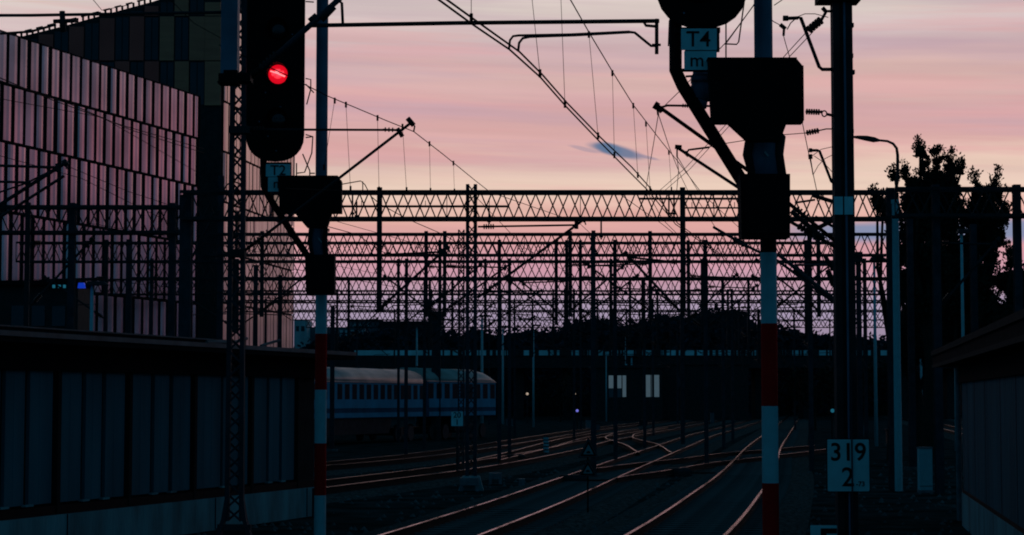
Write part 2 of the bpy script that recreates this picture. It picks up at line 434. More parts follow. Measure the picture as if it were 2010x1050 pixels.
# scattered larger stones and scraps on the near ballast
st = MB()
for i in range(1500):
    y = random.uniform(31, 75); x = random.uniform(-0.24, 0.24) * y + random.uniform(-.5, .5)
    s = random.uniform(0.02, 0.055)
    c = Vector((x, y, s * 0.3))
    vs = [c + Vector((random.uniform(-1, 1) * s * 1.3, random.uniform(-1, 1) * s, random.uniform(0.1, 1) * s)) for _ in range(2)]
    b = [c + Vector((math.cos(a) * s * 1.4, math.sin(a) * s, -0.02)) for a in (0.3, 1.9, 3.4, 5.0)]
    t = c + Vector((random.uniform(-.3, .3) * s, random.uniform(-.3, .3) * s, s))
    st.add(b + [t], [(0, 1, 4), (1, 2, 4), (2, 3, 4), (3, 0, 4)])
o = st.build('gravel', M['sleeper']); tag(o, 'loose stones scattered over the ballast', 'gravel', None, 'stuff')

# ------------------------------------------------------------------ catenary building blocks
def insulator(p, q, parent, r=0.055, n=5, name='insulator'):
    """ribbed rod insulator from p to q"""
    p, q = Vector(p), Vector(q); mb = MB(); mb.tube([p, q], r * 0.42, 6)
    d = (q - p)
    for k in range(n):
        c = p + d * ((k + 0.6) / (n + 0.2)); e = d.normalized() * min(r * 0.24, d.length / n * .28)
        mb.tube([c - e, c + e], r, 8)
    return mb.build(name, M['insul'], parent)
def lattice_mast(root, x, y, z0, z1, w=0.24, dep=0.16, name='mast', leg=0.045, m=None, flare=0.0):
    m = m or M['mast']; mb = MB()
    for s in (-1, 1):
        mb.loft([[(x + s * (w / 2 + flare) - leg / 2, y - dep / 2, z0), (x + s * (w / 2 + flare) + leg / 2, y - dep / 2, z0), (x + s * (w / 2 + flare) + leg / 2, y + dep / 2, z0), (x + s * (w / 2 + flare) - leg / 2, y + dep / 2, z0)],
                 [(x + s * w / 2 - leg / 2, y - dep / 2, z1), (x + s * w / 2 + leg / 2, y - dep / 2, z1), (x + s * w / 2 + leg / 2, y + dep / 2, z1), (x + s * w / 2 - leg / 2, y + dep / 2, z1)]])
    n = max(2, int((z1 - z0) / (w * 1.25)))
    for k in range(n):
        a = z0 + (z1 - z0) * k / n; b = z0 + (z1 - z0) * (k + 1) / n; fl = w / 2 + flare * (1 - k / n)
        s = 1 if k % 2 else -1
        for dy in (-dep / 2, dep / 2):
            ss = s if dy < 0 else -s
            mb.obox((x - ss * fl, y + dy, a), (x + ss * fl, y + dy, b), 0.012, 0.030)
    return mb.build(name, m, root)
def solid_mast(root, x, y, z0, z1, w=0.22, name='mast', m=None, taper=0.9):
    m = m or M['mast']; mb = MB(); a = w / 2; b = a * taper; t = a * 0.25
    def ring(h, z): return [(x - h, y - h, z), (x + h, y - h, z), (x + h, y - h * .6, z), (x + t, y - h * .6, z), (x + t, y + h * .6, z), (x + h, y + h * .6, z), (x + h, y + h, z), (x - h, y + h, z), (x - h, y + h * .6, z), (x - t, y + h * .6, z), (x - t, y - h * .6, z), (x - h, y - h * .6, z)]
    mb.loft([ring(a, z0), ring(b, z1)])
    return mb.build(name, m, root)
def cantilever(root, mtop, mbot, tip, r=0.03, steady=None, m=None, name='cantilever'):
    """tube from mast top to near tip, strut from mast bottom to tip, with end clamp"""
    mtop, mbot, tip = Vector(mtop), Vector(mbot), Vector(tip); m = m or M['steel']
    mb = MB(); s = (tip - mbot)
    mb.tube([mbot, tip], r, 7)
    joint = mbot + s * 0.93
    mb.tube([mtop, joint + (mtop - joint) * 0.1, joint], r * 0.75, 7)
    mb.tube([joint + Vector((0, 0, .09)), joint - Vector((0, 0, .10))], r * 1.5, 7)
    mb.tube([tip - s.normalized() * .05, tip + s.normalized() * .06], r * 1.9, 7)
    mb.tube([tip + Vector((0, -.03, .02)), tip + Vector((.05, -.03, -.14))], r * .5, 5)
    o = mb.build(name, m, root)
    a = mbot + s * 0.06; insulator(a, mbot + s * 0.17, o, r * 2.1)
    d = (joint - mtop); insulator(mtop + d * 0.05, mtop + d * 0.17, o, r * 2.0)
    if steady:
        k = MB(); k.tube([Vector(p) for p in steady], r * 0.6, 6); k.build('steady_arm', m, o)
    return o
def truss(root, x0, x1, y, zt, zb, pitch=0.62, chord=0.038, dg=0.013, dep=0.5, name='beam', m=None):
    m = m or M['steel']; mb = MB()
    for yy in (y - dep / 2, y + dep / 2):
        for z in (zt, zb): mb.obox((x0, yy, z), (x1, yy, z), chord * 2, chord * 2)
    n = max(2, int((x1 - x0) / pitch)); p = (x1 - x0) / n
    for k in range(n):
        a = x0 + k * p
        for yy, ph in ((y - dep / 2, 0), (y + dep / 2, 1)):
            za, zc = (zb, zt) if ph == 0 else (zt, zb)
            mb.obox((a, yy, za), (a + p / 2, yy, zc), dg, dg * 2)
            mb.obox((a + p / 2, yy, zc), (a + p, yy, za), dg, dg * 2)
        if k % 6 == 0:
            mb.obox((a, y - dep / 2, zt), (a, y - dep / 2, zb), dg, dg * 2.4)
        mb.obox((a, y - dep / 2, zb), (a + p, y + dep / 2, zb), dg, dg * 2)
    return mb.build(name, m, root)
def gantry(Y, px0, px1, yt, yb, label, masts=(), drops=(), pitch=0.62, dg=0.017, chord=0.040, lat=(), mw=0.26):
    zt, zb = Z(yt, Y), Z(yb, Y); x0, x1 = X(px0, Y), X(px1, Y)
    root = thing('catenary_gantry', label, 'gantry', (x0, Y, 0), 'overhead line gantries across the yard')
    truss(root, x0, x1, Y, zt, zb, pitch, chord, dg)
    for px in masts:
        solid_mast(root, X(px, Y), Y, 0, zt + 0.12, mw)
    for px, w in lat:
        lattice_mast(root, X(px, Y), Y, 0, zt + 0.15, w, 0.2)
    for px, yy in drops:
        x = X(px, Y); mb = MB(); mb.obox((x, Y - .33, zt + .1), (x, Y - .33, Z(yy, Y)), 0.13, 0.10)
        mb.obox((x - .12, Y - .28, Z(yy, Y)), (x + .12, Y - .28, Z(yy, Y)), 0.14, 0.06)
        mb.build('drop_post', M['steel'], root)
    return root, zt, zb

# ------------------------------------------------------------------ far gantries
def strut(root, Y, a, b, c=None, r=0.035):
    """strut from pixel a (mast side) to tip pixel b; c = mast end of the top tube"""
    A = P(*a, Y); B = P(*b, Y); C = P(*c, Y) if c else A + Vector((0, 0, abs(B.z - A.z) * 0.95))
    return cantilever(root, C, A, B, r)
Y1 = 51
g1, zt, zb = gantry(Y1, 352, 1752, 378, 430, 'nearest full width gantry, its truss crossing just above the tall lattice mast',
                    masts=(1752,), drops=((745, 610), (1340, 612)), pitch=0.56, mw=.22)
solid_mast(g1, X(362, Y1), Y1, 0, Z(383, Y1), .33)
lattice_mast(g1, X(925, Y1), Y1, 0.35, Z(362, Y1), 0.20, 0.18, leg=0.09)
mb = MB(); c = (X(925, Y1), Y1); mb.loft([[(c[0] - .32, c[1] - .32, 0), (c[0] + .32, c[1] - .32, 0), (c[0] + .32, c[1] + .32, 0), (c[0] - .32, c[1] + .32, 0)],
                                         [(c[0] - .22, c[1] - .25, .36), (c[0] + .22, c[1] - .25, .36), (c[0] + .22, c[1] + .25, .36), (c[0] - .22, c[1] + .25, .36)]])
mb.build('foundation', M['concrete'], g1)
strut(g1, Y1, (938, 584), (1146, 431), (938, 445))
strut(g1, Y1, (745, 606), (878, 486), (748, 500))
strut(g1, Y1, (1334, 610), (1228, 497), (1334, 515))
# tubes and hangers on the beam
for (x0, x1, yy, r) in ((670, 1000, 405, .03), (1255, 1460, 390, .03), (1345, 1455, 408, .022)):
    mb = MB(); mb.tube([P(x0, yy, Y1 - .3), P(x1, yy, Y1 - .3)], r, 6)
    for t in (0.12, .5, 0.88):
        a = P(x0 + (x1 - x0) * t, yy, Y1 - .3); mb.tube([a + Vector((0, 0, .15)), a], .012, 4)
    mb.build('hanger_tube', M['steel'], g1)
for px, y0, y1 in ((960, 405, 440), (1313, 380, 425), (1323, 380, 425), (692, 378, 425), (700, 395, 430), (1180, 430, 470)):
    mb = MB(); mb.tube([P(px, y0, Y1 - .3), P(px, y1, Y1 - .3)], .022, 6); mb.tube([P(px - 4, y1 - 6, Y1 - .3), P(px + 4, y1 - 6, Y1 - .3)], .03, 6)
    mb.build('hanger', M['steel'], g1)
gl, _, _ = gantry(54, -60, 352, 407, 457, 'left gantry in front of the pink metal facade', masts=(137, 335), drops=((55, 660),), pitch=0.62, mw=.2)
strut(gl, 54, (350, 560), (420, 420)); strut(gl, 54, (60, 600), (180, 470))
gr, _, _ = gantry(49, 1758, 2060, 372, 424, 'right gantry running behind the spiky tree tops', masts=(1842, 2002), pitch=0.6, mw=.2)
strut(gr, 49, (1846, 600), (1960, 470))
rnd = random.Random(11)
def auto_gantry(Y, yt, yb, px0, px1, label, masts, lat=(), drops=(), n=6, pitch=0.6, dg=0.015):
    root, zt, zb = gantry(Y, px0, px1, yt, yb, label, masts, drops, pitch, dg, 0.034, lat, 0.145)
    cl = [c for c in (cA, cB, cC, cD)]
    xs = []
    for c in cl:
        q = min(c, key=lambda p: abs(p.y - Y)); xs.append(q.x)
    while len(xs) < n: xs.append(X(rnd.uniform(px0, px1), Y))
    for x in xs:
        s = rnd.choice((-1, 1)); hx = x + s * rnd.uniform(1.7, 2.4)
        if not (X(px0, Y) < hx < X(px1, Y)): continue
        zt2 = 6.7 + rnd.uniform(-.15, .15)
        if abs(X(px0, Y) - hx) > 0.5:
            mb = MB(); mb.obox((hx, Y - .33, zt + .08), (hx, Y - .33, 5.0), 0.12, 0.10); mb.build('drop_post', M['steel'], root)
        cantilever(root, (hx, Y - .33, zt2), (hx, Y - .33, 5.2), (x, Y - .33, zt2 + .05), 0.032,
                   steady=[(hx - s * .3, Y - .33, 5.75), (x + s * .3, Y - .33, 5.70), (x, Y - .33, 5.5)])
    return root
AG = [
    (65, 460, 501, 385, 1745, 'second gantry, its truss two thirds up the tall lattice mast', (1592,), ((905, .17),), ((1165, 622),), 7),
    (72, 477, 514, 30, 1640, 'third gantry, close behind and overlapping the second one', (980, 1208, 1386, 205), (), (), 8),
    (80, 513, 546, 250, 1760, 'fourth gantry, with a thick lower chord across the pink sky', (1000, 797, 295, 1700), (), (), 8),
    (94, 549, 578, 20, 1780, 'fifth gantry, in the mauve band of the sky', (833, 1420, 90, 1265), (), (), 8),
    (108, 571, 594, 420, 1740, 'sixth gantry, thin and just over the lilac clouds', (782, 1127, 1438), (), (), 8),
    (126, 590, 612, 440, 1760, 'seventh gantry, its truss touching the tree tops on the right', (1010, 1282, 1690, 520), (), (), 8),
    (150, 609, 628, 560, 1760, 'eighth gantry, low over the distant wood', (1140, 870, 1560), (), (), 8),
    (185, 628, 643, 600, 1740, 'farthest gantry, half lost against the distant wood', (960, 1330, 700), (), (), 8)]
for (Y, yt, yb, a, b, lb, ms, lt, dr, n) in AG:
    auto_gantry(Y, yt, yb, a, b, lb, ms, lt, dr, n, pitch=0.58 + (Y - 60) * 0.002, dg=0.016 + (Y - 60) * 0.00014)
# thick lower tube of the third gantry and various stand-alone masts in the yard
k = 0
for (px, yt, Y, w, lb) in [(1165, 458, 60, .16, 'dark slender mast right of the tall lattice mast, topped just under the nearest truss'),
                        (856, 617, 115, .55, 'short broad dark mast left of the lattice mast'),
                        (652, 600, 90, .2, 'short dark mast just right of the left signal'),
                        (1688, 510, 88, .22, 'dark mast with a box on top, between the concrete mast and the lamp post'),
                        (1340, 560, 100, .2, 'dark mast directly under the right drop post'),
                        (1915, 440, 58, .2, 'dark mast rising out of the right trees'),
                        (1790, 430, 66, .22, 'dark mast right of the street lamp, in front of the tree'),
                        (430, 345, 66, .2, 'dark mast at the foot of the tall dark building'),
                        (250, 470, 75, .22, 'dark mast before the pink facade, second from the left fence'),
                        (500, 520, 85, .2, 'dark mast behind the left signal, beside the fine ribbed facade'),
                        (548, 540, 95, .2, 'dark mast nearest the right edge of the fine ribbed facade')]:
    x = X(px, Y); r = thing('catenary_mast', lb, 'mast', (x, Y, 0), 'single masts in the yard')
    solid_mast(r, x, Y, 0, Z(yt, Y), w)
    mb = MB(); mb.box((x - .26, Y - .26, -.01), (x + .26, Y + .26, .09)); mb.build('foundation', M['sleeper'], r)
    if px == 1688:
        zz = Z(yt, Y); mb = MB(); mb.box((x - .16, Y - .2, zz - .1), (x + .16, Y + .12, zz + .35)); mb.build('box', M['steel'], r)

# ------------------------------------------------------------------ near overhead gantry (beam above the picture) with its cantilevers
Yn = 18.0
gn = thing('catenary_gantry', 'near gantry of which only the hanging post and long level tube show at the top', 'gantry', (-7.2, Yn, 0), 'overhead line gantries across the yard')
truss(gn, -7.2, 4.95, Yn, 8.9, 8.1, 0.7, 0.05, 0.02)
solid_mast(gn, -7.2, Yn, 0, 9.0, 0.3); solid_mast(gn, 4.98, Yn, 0, 9.0, 0.24)
hx = X(452, Yn, 80); zc = Z(150, Yn)
mb = MB(); mb.obox((hx, Yn, 8.1), (hx, Yn, zc), 0.15, 0.15); mb.build('drop_post', M['pole'], gn)
mb = MB()
a, b = P(432, 155, Yn - .05), P(494, 154, Yn - .05)
mb.obox(a, b, .2, .075); mb.box((X(443, Yn, 150), Yn - .14, Z(163, Yn)), (X(470, Yn, 150), Yn + .1, Z(142, Yn)))
mb.obox(P(430, 164, Yn - .05), P(470, 164, Yn - .05), .22, .014)
mb.tube([P(482, 155, Yn), P(512, 136, Yn)], .035, 8)
mb.build('clamp', M['black'], gn)
mb = MB(); A, B = P(508, 140, Yn), P(668, -4, Yn)
mb.tube([A, B], .027, 10); arm = mb.build('cantilever_strut', M['mast'], gn, smooth=True)
ia, ib = P(512, 136, Yn), P(546, 105, Yn); insulator(ia, ib, arm, .045, 5)
mb = MB()
mb.tube([P(630, 38, Yn), P(655, 12, Yn)], .036, 8); mb.tube([P(608, 42, Yn), P(622, 30, Yn)], .03, 8)
mb.tube([P(655, 2, Yn), P(664, 1, Yn), P(671, 6, Yn), P(673, 48, Yn)], .014, 8)
mb.build('hook', M['steel'], gn, smooth=True)
mb = MB(); mb.tube([P(612, 50, Yn), P(760, 47.5, Yn), P(900, 45, Yn), P(1294, 41, Yn)], .0195, 10); lt = mb.build('cantilever_tube', M['steel'], gn, smooth=True)
mb = MB()
mb.tube([P(1289, 37, Yn), P(1289, 106, Yn)], .018, 8); mb.tube([P(1262, 40, Yn), P(1268, 50, Yn), P(1290, 52, Yn)], .014, 6)
mb.tube([P(1280, 88, Yn), P(1297, 88, Yn)], .012, 6)
mb.build('drop_bracket', M['steel'], gn)
mb = MB(); mb.tube([P(1289, 90, Yn), P(1278, 90, Yn), P(1268, 82, Yn), P(1246, 64, Yn), P(1238, 63, Yn), P(1130, 69, Yn), P(1040, 72, Yn), P(1026, 75, Yn), P(1019, 84, Yn), P(1017, 101, Yn)], .0125, 8)
mb.tube([P(1236, 62, Yn), P(1120, 67.5, Yn), P(1018, 69.5, Yn), P(1007, 71, Yn), P(1001, 79, Yn), P(999, 97, Yn)], .0115, 8)
mb.build('steady_arm', M['steel'], gn, smooth=True)
# left mast cantilever tube across the top left corner
mb = MB(); mb.tube([Vector((-7.2, Yn, Z(31, Yn))), P(60, 30, Yn), P(300, 26, Yn)], .0145, 8)
mb.tube([P(300, 26, Yn), Vector((hx, Yn, Z(24, Yn)))], .0145, 8)
mb.tube([P(105, 42, Yn), P(150, 40, Yn)], .02, 6); mb.tube([P(122, 22, Yn), P(124, 62, Yn)], .026, 8)
mb.tube([P(0, 66, Yn), P(60, 62, Yn), P(110, 48, Yn)], .012, 6)
mb.build('cantilever_tube', M['steel'], gn, smooth=True)

# ------------------------------------------------------------------ left lattice mast with cantilever (Y=29)
Ym = 29.0
xm = X(462, Ym, 800)
lm = thing('lattice_mast', 'tall narrow lattice mast standing against the left shed wall', 'mast', (xm, Ym, 0), 'lattice masts')
lattice_mast(lm, xm, Ym, 0.55, 8.9, 0.150, 0.14, leg=0.062, flare=0.03, m=M['mast'])
mb = MB()
for s in (-1, 1):
    mb.loft([[(xm + s * .26 - .03, Ym - .1, .2), (xm + s * .26 + .03, Ym - .1, .2), (xm + s * .26 + .03, Ym + .1, .2), (xm + s * .26 - .03, Ym + .1, .2)],
             [(xm + s * .15 - .03, Ym - .1, .58), (xm + s * .15 + .03, Ym - .1, .58), (xm + s * .15 + .03, Ym + .1, .58), (xm + s * .15 - .03, Ym + .1, .58)],
             [(xm + s * .10 - .03, Ym - .08, .9), (xm + s * .10 + .03, Ym - .08, .9), (xm + s * .10 + .03, Ym + .08, .9), (xm + s * .10 - .03, Ym + .08, .9)]])
mb.box((xm - .24, Ym - .06, .42), (xm + .24, Ym + .06, .50)); mb.build('base_bracket', M['mast'], lm)
mb = MB(); mb.box((xm - .35, Ym - .35, -.01), (xm + .35, Ym + .35, .21)); mb.build('foundation', M['concrete'], lm)
ca = MB()
ca.tube([P(478, 254, Ym), P(772, 255, Ym), P(786, 256, Ym)], .018, 8)
ca.tube([P(474, 497, Ym), P(808, 240, Ym)], .022, 8)
ca.tube([P(800, 232, Ym), P(812, 246, Ym)], .04, 8); ca.tube([P(780, 252, Ym), P(790, 268, Ym)], .035, 8)
ca.tube([P(808, 240, Ym), P(814, 248, Ym), P(812, 258, Ym)], .012, 6)
ca = ca.build('cantilever', M['steel'], lm, smooth=True)
insulator(P(752, 254, Ym), P(775, 255, Ym), ca, .035, 3)
insulator(P(490, 254, Ym), P(520, 254, Ym), ca, .05, 5); insulator(P(498, 478, Ym), P(530, 454, Ym), ca, .05, 5)
mb = MB(); mb.box((X(452, Ym, 255), Ym - .12, Z(263, Ym)), (X(492, Ym, 255), Ym + .1, Z(249, Ym))); mb.box((X(452, Ym, 497), Ym - .12, Z(505, Ym)), (X(482, Ym, 497), Ym + .1, Z(490, Ym)))
mb.tube([P(430, 376, Ym), P(490, 378, Ym)], .02, 6)
mb.tube([P(437, 376, Ym), P(446, 362, Ym), P(458, 356, Ym), P(470, 360, Ym), P(478, 378, Ym)], .012, 6)
mb.tube([P(414, 338, Ym), P(424, 358, Ym), P(432, 376, Ym)], .010, 6)
mb.build('clamp', M['steel'], lm)

# ------------------------------------------------------------------ left edge cantilever on its own mast
Yl = 45.0; xl = X(-70, Yl)
lf = thing('catenary_mast', 'mast beyond the left edge whose arms reach in over the pink facade', 'mast', (xl, Yl, 0), 'single masts in the yard')
solid_mast(lf, xl, Yl, 0, 9.2, 0.3)
c1 = cantilever(lf, P(-68, 323, Yl), P(-68, 445, Yl), P(128, 320, Yl), .045)
mb = MB(); mb.tube([P(-68, 355, Yl), P(60, 358, Yl)], .03, 6); mb.tube([P(-68, 470, Yl), P(126, 345, Yl)], .035, 6); mb.tube([P(-68, 400, Yl), P(50, 360, Yl), P(127, 322, Yl)], .022, 6)
mb.build('cantilever_brace', M['steel'], lf)

# ------------------------------------------------------------------ right concrete mast (Y=27) with kilometre sign
Yr = 27.0
xr = X(1660, Yr, 800)
rm = thing('catenary_mast', 'tall thick right mast with two pale plates and the kilometre sign on it', 'mast', (xr, Yr, 0), 'single masts in the yard')
w = 0.137; mb = MB(); xt = xr
def pring(h, z): return [(xt - h, Yr - .11, z), (xt - h * .35, Yr - .11, z), (xt - h * .35, Yr - .07, z), (xt + h * .25, Yr - .07, z), (xt + h * .25, Yr - .11, z), (xt + h, Yr - .11, z), (xt + h, Yr + .12, z), (xt - h, Yr + .12, z)]
mb.loft([pring(w, 0), pring(w * .96, 9.5)]); mb.build('post', M['steel'], rm)
mb = MB(); mb.tube([(xt + .02, Yr - .118, 0), (xt + .02, Yr - .118, 9.4)], .016, 8); mb.build('conduit', M['pole'], rm)
mb = MB()
for a, b in ((1634, 1651), (1654, 1671)):
    mb.box((X(a, Yr, 405), Yr - .150, Z(423, Yr)), (X(b, Yr, 405), Yr - .135, Z(388, Yr)))
mb.build('reflector_plate', M['plate'], rm)
mb = MB()
mb.box((X(1603, Yr, 0), Yr - .18, Z(6, Yr)), (X(1685, Yr, 0), Yr + .18, Z(-12, Yr)))
mb.build('crossarm', M['black'], rm)
mb = MB()
for (py, e) in ((50, 6), (110, 5), (142, 8), (258, 6), (268, 4), (360, 5), (480, 6)):
    mb.box((X(1669, Yr, py), Yr - .05, Z(py + 4, Yr)), (X(1669 + e, Yr, py), Yr + .05, Z(py - 4, Yr)))
mb.tube([P(1668, 90, Yr), P(1671, 110, Yr), P(1668, 140, Yr)], .01, 6)
mb.build('step_bolt', M['steel'], rm)
# bent arms
def bent(pts, r):
    mb = MB(); mb.tube([P(a, b, Yr) for a, b in pts], r, 7); return mb.build('bent_arm', M['steel'], rm)
bent([(1634, 136), (1614, 136), (1608, 131), (1572, 35), (1566, 35), (1541, 36)], .026)
bent([(1640, 362), (1632, 356), (1609, 297), (1605, 295), (1589, 295)], .020)
mb = MB(); mb.tube([P(1537, 36, Yr), P(1547, 36, Yr)], .04, 7); mb.tube([P(1531, 48, Yr), P(1542, 57, Yr)], .03, 7); mb.tube([P(1539, 55, Yr), P(1538, 70, Yr)], .018, 6); mb.tube([P(1545, 58, Yr), P(1552, 45, Yr), P(1560, 38, Yr)], .008, 5)
mb.tube([P(1588, 295, Yr), P(1594, 295, Yr)], .03, 7); mb.tube([P(1590, 303, Yr), P(1591, 312, Yr)], .03, 7); mb.tube([P(1591, 312, Yr), P(1596, 343, Yr)], .008, 6)
mb.build('wire_clamp', M['steel'], rm)
insulator(P(1586, 60, Yr), P(1613, 38, Yr), rm, .062, 5)
mb = MB(); mb.tube([P(1613, 38, Yr), P(1622, 22, Yr), P(1634, 22, Yr)], .022, 7); mb.tube([P(1614, 15, Yr), P(1622, 24, Yr)], .03, 7); mb.build('anchor', M['steel'], rm)
insulator(P(1581, 219, Yr), P(1610, 220, Yr), rm, .042, 6)
mb = MB(); mb.tube([P(1610, 220, Yr), P(1614, 219, Yr)], .02, 6)
for k in range(8):
    t0 = 2 * PI * k / 8; t1 = 2 * PI * (k + 1) / 8
    mb.tube([P(1618 + 5 * math.cos(t0), 223 + 6 * math.sin(t0), Yr), P(1618 + 5 * math.cos(t1), 223 + 6 * math.sin(t1), Yr)], .010, 5)
mb.tube([P(1623, 224, Yr), P(1636, 227, Yr)], .02, 6); mb.build('shackle', M['steel'], rm)
insulator(P(1582, 261, Yr), P(1608, 256, Yr), rm, .040, 5)
mb = MB(); mb.tube([P(1608, 256, Yr), P(1622, 253, Yr), P(1634, 253, Yr)], .009, 6); mb.tube([P(1582, 261, Yr), P(1530, 265, Yr), P(1420, 282, Yr), P(1385, 290, Yr - .2)], .006, 5); mb.build('stay_wire', M['wire'], rm)
# two cantilevers reaching left over the near track
c = MB(); c.tube([P(1640, 474, Yr), P(1480, 343, Yr), P(1290, 207, Yr)], .027, 8); c.tube([P(1300, 210, Yr), P(1310, 207, Yr), P(1345, 207.5, Yr), P(1560, 210, Yr)], .016, 8)
c.tube([P(1284, 205, Yr), P(1292, 210, Yr)], .055, 8); c.tube([P(1293, 218, Yr), P(1302, 212, Yr)], .04, 8); c.tube([P(1290, 212, Yr), P(1292, 226, Yr)], .015, 6)
c = c.build('cantilever', M['black'], rm); insulator(P(1560, 408, Yr), P(1592, 434, Yr), c, .055, 5)
insulator(P(1338, 207, Yr), P(1352, 208, Yr), c, .028, 3)
Yq = 30.0
c = MB(); c.tube([P(1640, 485, Yr), P(1553, 436, Yr + .5), P(1330, 290, Yq)], .024, 8)
c.tube([P(1346, 302, Yq), P(1352, 294, Yq), P(1360, 293, Yq), P(1392, 289, Yq)], .016, 8); c.tube([P(1325, 288, Yq), P(1338, 289, Yq)], .035, 8); c.tube([P(1344, 298, Yq), P(1352, 306, Yq)], .03, 8)
c.tube([P(1329, 292, Yq), P(1329, 308, Yq)], .012, 6)
c = c.build('cantilever', M['black'], rm); insulator(P(1566, 442, Yr + .4), P(1600, 462, Yr + .3), c, .055, 5)
# tangle of fittings left of the mast
mb = MB()
for a, b, r in (((1553, 414), (1618, 470), .035), ((1590, 455), (1640, 430), .03), ((1600, 425), (1636, 445), .02), ((1560, 398), (1600, 392), .015), ((1594, 383), (1636, 396), .028), ((1596, 440), (1600, 470), .03), ((1618, 500), (1636, 530), .03), ((1625, 530), (1636, 560), .04)):
    mb.tube([P(*a, Yr + .25), P(*b, Yr + .2)], r, 6)
mb.build('fitting', M['steel'], rm)
# kilometre sign
ks = MB(); X0, X1 = X(1620, Yr, 912), X(1701, Yr, 912); zA, zB = Z(963, Yr), Z(862, Yr); ys = Yr - .19
def rrect(x0, x1, z0, z1, r, n=4):
    o = []
    for cx, cz, a in ((x1 - r, z0 + r, -PI / 2), (x1 - r, z1 - r, 0), (x0 + r, z1 - r, PI / 2), (x0 + r, z0 + r, PI)):
        for k in range(n + 1): o.append((cx + r * math.cos(a + PI / 2 * k / n), cz + r * math.sin(a + PI / 2 * k / n)))
    return o
root = thing('kilometre_sign', 'white sign reading 319 over 2 strapped to the thick right mast', 'sign', ((X0 + X1) / 2, ys, zA), 'kilometre signs')
ks.prism(rrect(X0, X1, zA, zB, .012), ys - .006, ys + .006); ks.build('plate', M['plate'], root)
mb = MB()
mb.prism(rrect(X0 - .012, X1 + .012, zA - .012, zB + .012, .015), ys + .008, ys + .016); mb.build('back_frame', M['black'], root)
text('319', .335, (X(1660, Yr, 887), Z(888, Yr)), M['ink'], root, ys - .009, sxx=.98, off=.004)
text('2', .36, (X(1659.5, Yr, 935), Z(937, Yr)), M['ink'], root, ys - .009, off=.003)
text('-73', .09, (X(1684, Yr, 950), Z(949, Yr)), M['ink'], root, ys - .009, off=.002)
mb = MB(); mb.tube([(X(1667, Yr, 900), ys - .03, zA - .9), (X(1667, Yr, 900), ys - .03, zB + .9)], .011, 8)
mb.box((X(1660, Yr, 900), ys + .02, zA + .1), (X(1672, Yr, 900), Yr - .11, zA + .14)); mb.box((X(1660, Yr, 900), ys + .02, zB - .14), (X(1672, Yr, 900), Yr - .11, zB - .1))
o = mb.build('strap', M['mast'], root)
# low number plate at the bottom edge
yl = 26.0; x0, x1 = X(1591, yl, 1040), X(1643, yl, 1040); zt = Z(1031, yl)
root = thing('low_marker', 'low white plate with a black bar cut by the bottom edge, below the 319 sign', 'marker', ((x0 + x1) / 2, yl, 0))
mb = MB(); mb.prism(rrect(x0, x1, zt - .42, zt, .01), yl, yl + .012); mb.build('plate', M['plate'], root)
mb = MB(); mb.box((X(1611, yl, 1040), yl - .006, Z(1047, yl)), (x1 - .004, yl - .001, Z(1037, yl))); mb.box((X(1611, yl, 1040), yl - .006, zt - .3), (X(1622, yl, 1040), yl - .001, Z(1047, yl))); mb.build('lettering', M['ink'], root)
mb = MB(); mb.box(((x0 + x1) / 2 - .03, yl + .013, 0), ((x0 + x1) / 2 + .03, yl + .06, zt - .05)); mb.build('post', M['mast'], root)

# ------------------------------------------------------------------ signals
def oval(cx, half, ztop, zbot, rx, rz, n=12, p=2.3):
    o = []
    for k in range(n + 1):
        t = PI + PI * k / n; c, s = math.cos(t), math.sin(t)
        o.append((cx + rx * math.copysign(abs(c) ** (2 / p), c), zbot + rz + rz * math.copysign(abs(s) ** (2 / p), s)))
    for k in range(n + 1):
        t = PI * k / n; c, s = math.cos(t), math.sin(t)
        o.append((cx + rx * math.copysign(abs(c) ** (2 / p), c), ztop - rz + rz * math.copysign(abs(s) ** (2 / p), s)))
    return o
def ring(mb, c, r, rr, y0, y1, n=24):
    """annulus tube protruding along -Y (a lens hood, upper three quarters)"""
    a0, a1 = -0.25 * PI, 1.25 * PI
    vs = []; 
    for k in range(n + 1):
        a = a0 + (a1 - a0) * k / n; co, si = math.cos(a), math.sin(a)
        dep = y0 + (y1 - y0) * (0.25 + 0.75 * max(0, si * .5 + .5))
        for R, Yv in ((r, y0), (r, dep), (r + rr, dep), (r + rr, y0)): vs.append((c[0] + R * co, Yv, c[1] + R * si))
    f = [(i * 4 + j, i * 4 + (j + 1) % 4, (i + 1) * 4 + (j + 1) % 4, (i + 1) * 4 + j) for i in range(n) for j in range(4)]
    mb.add(vs, f)
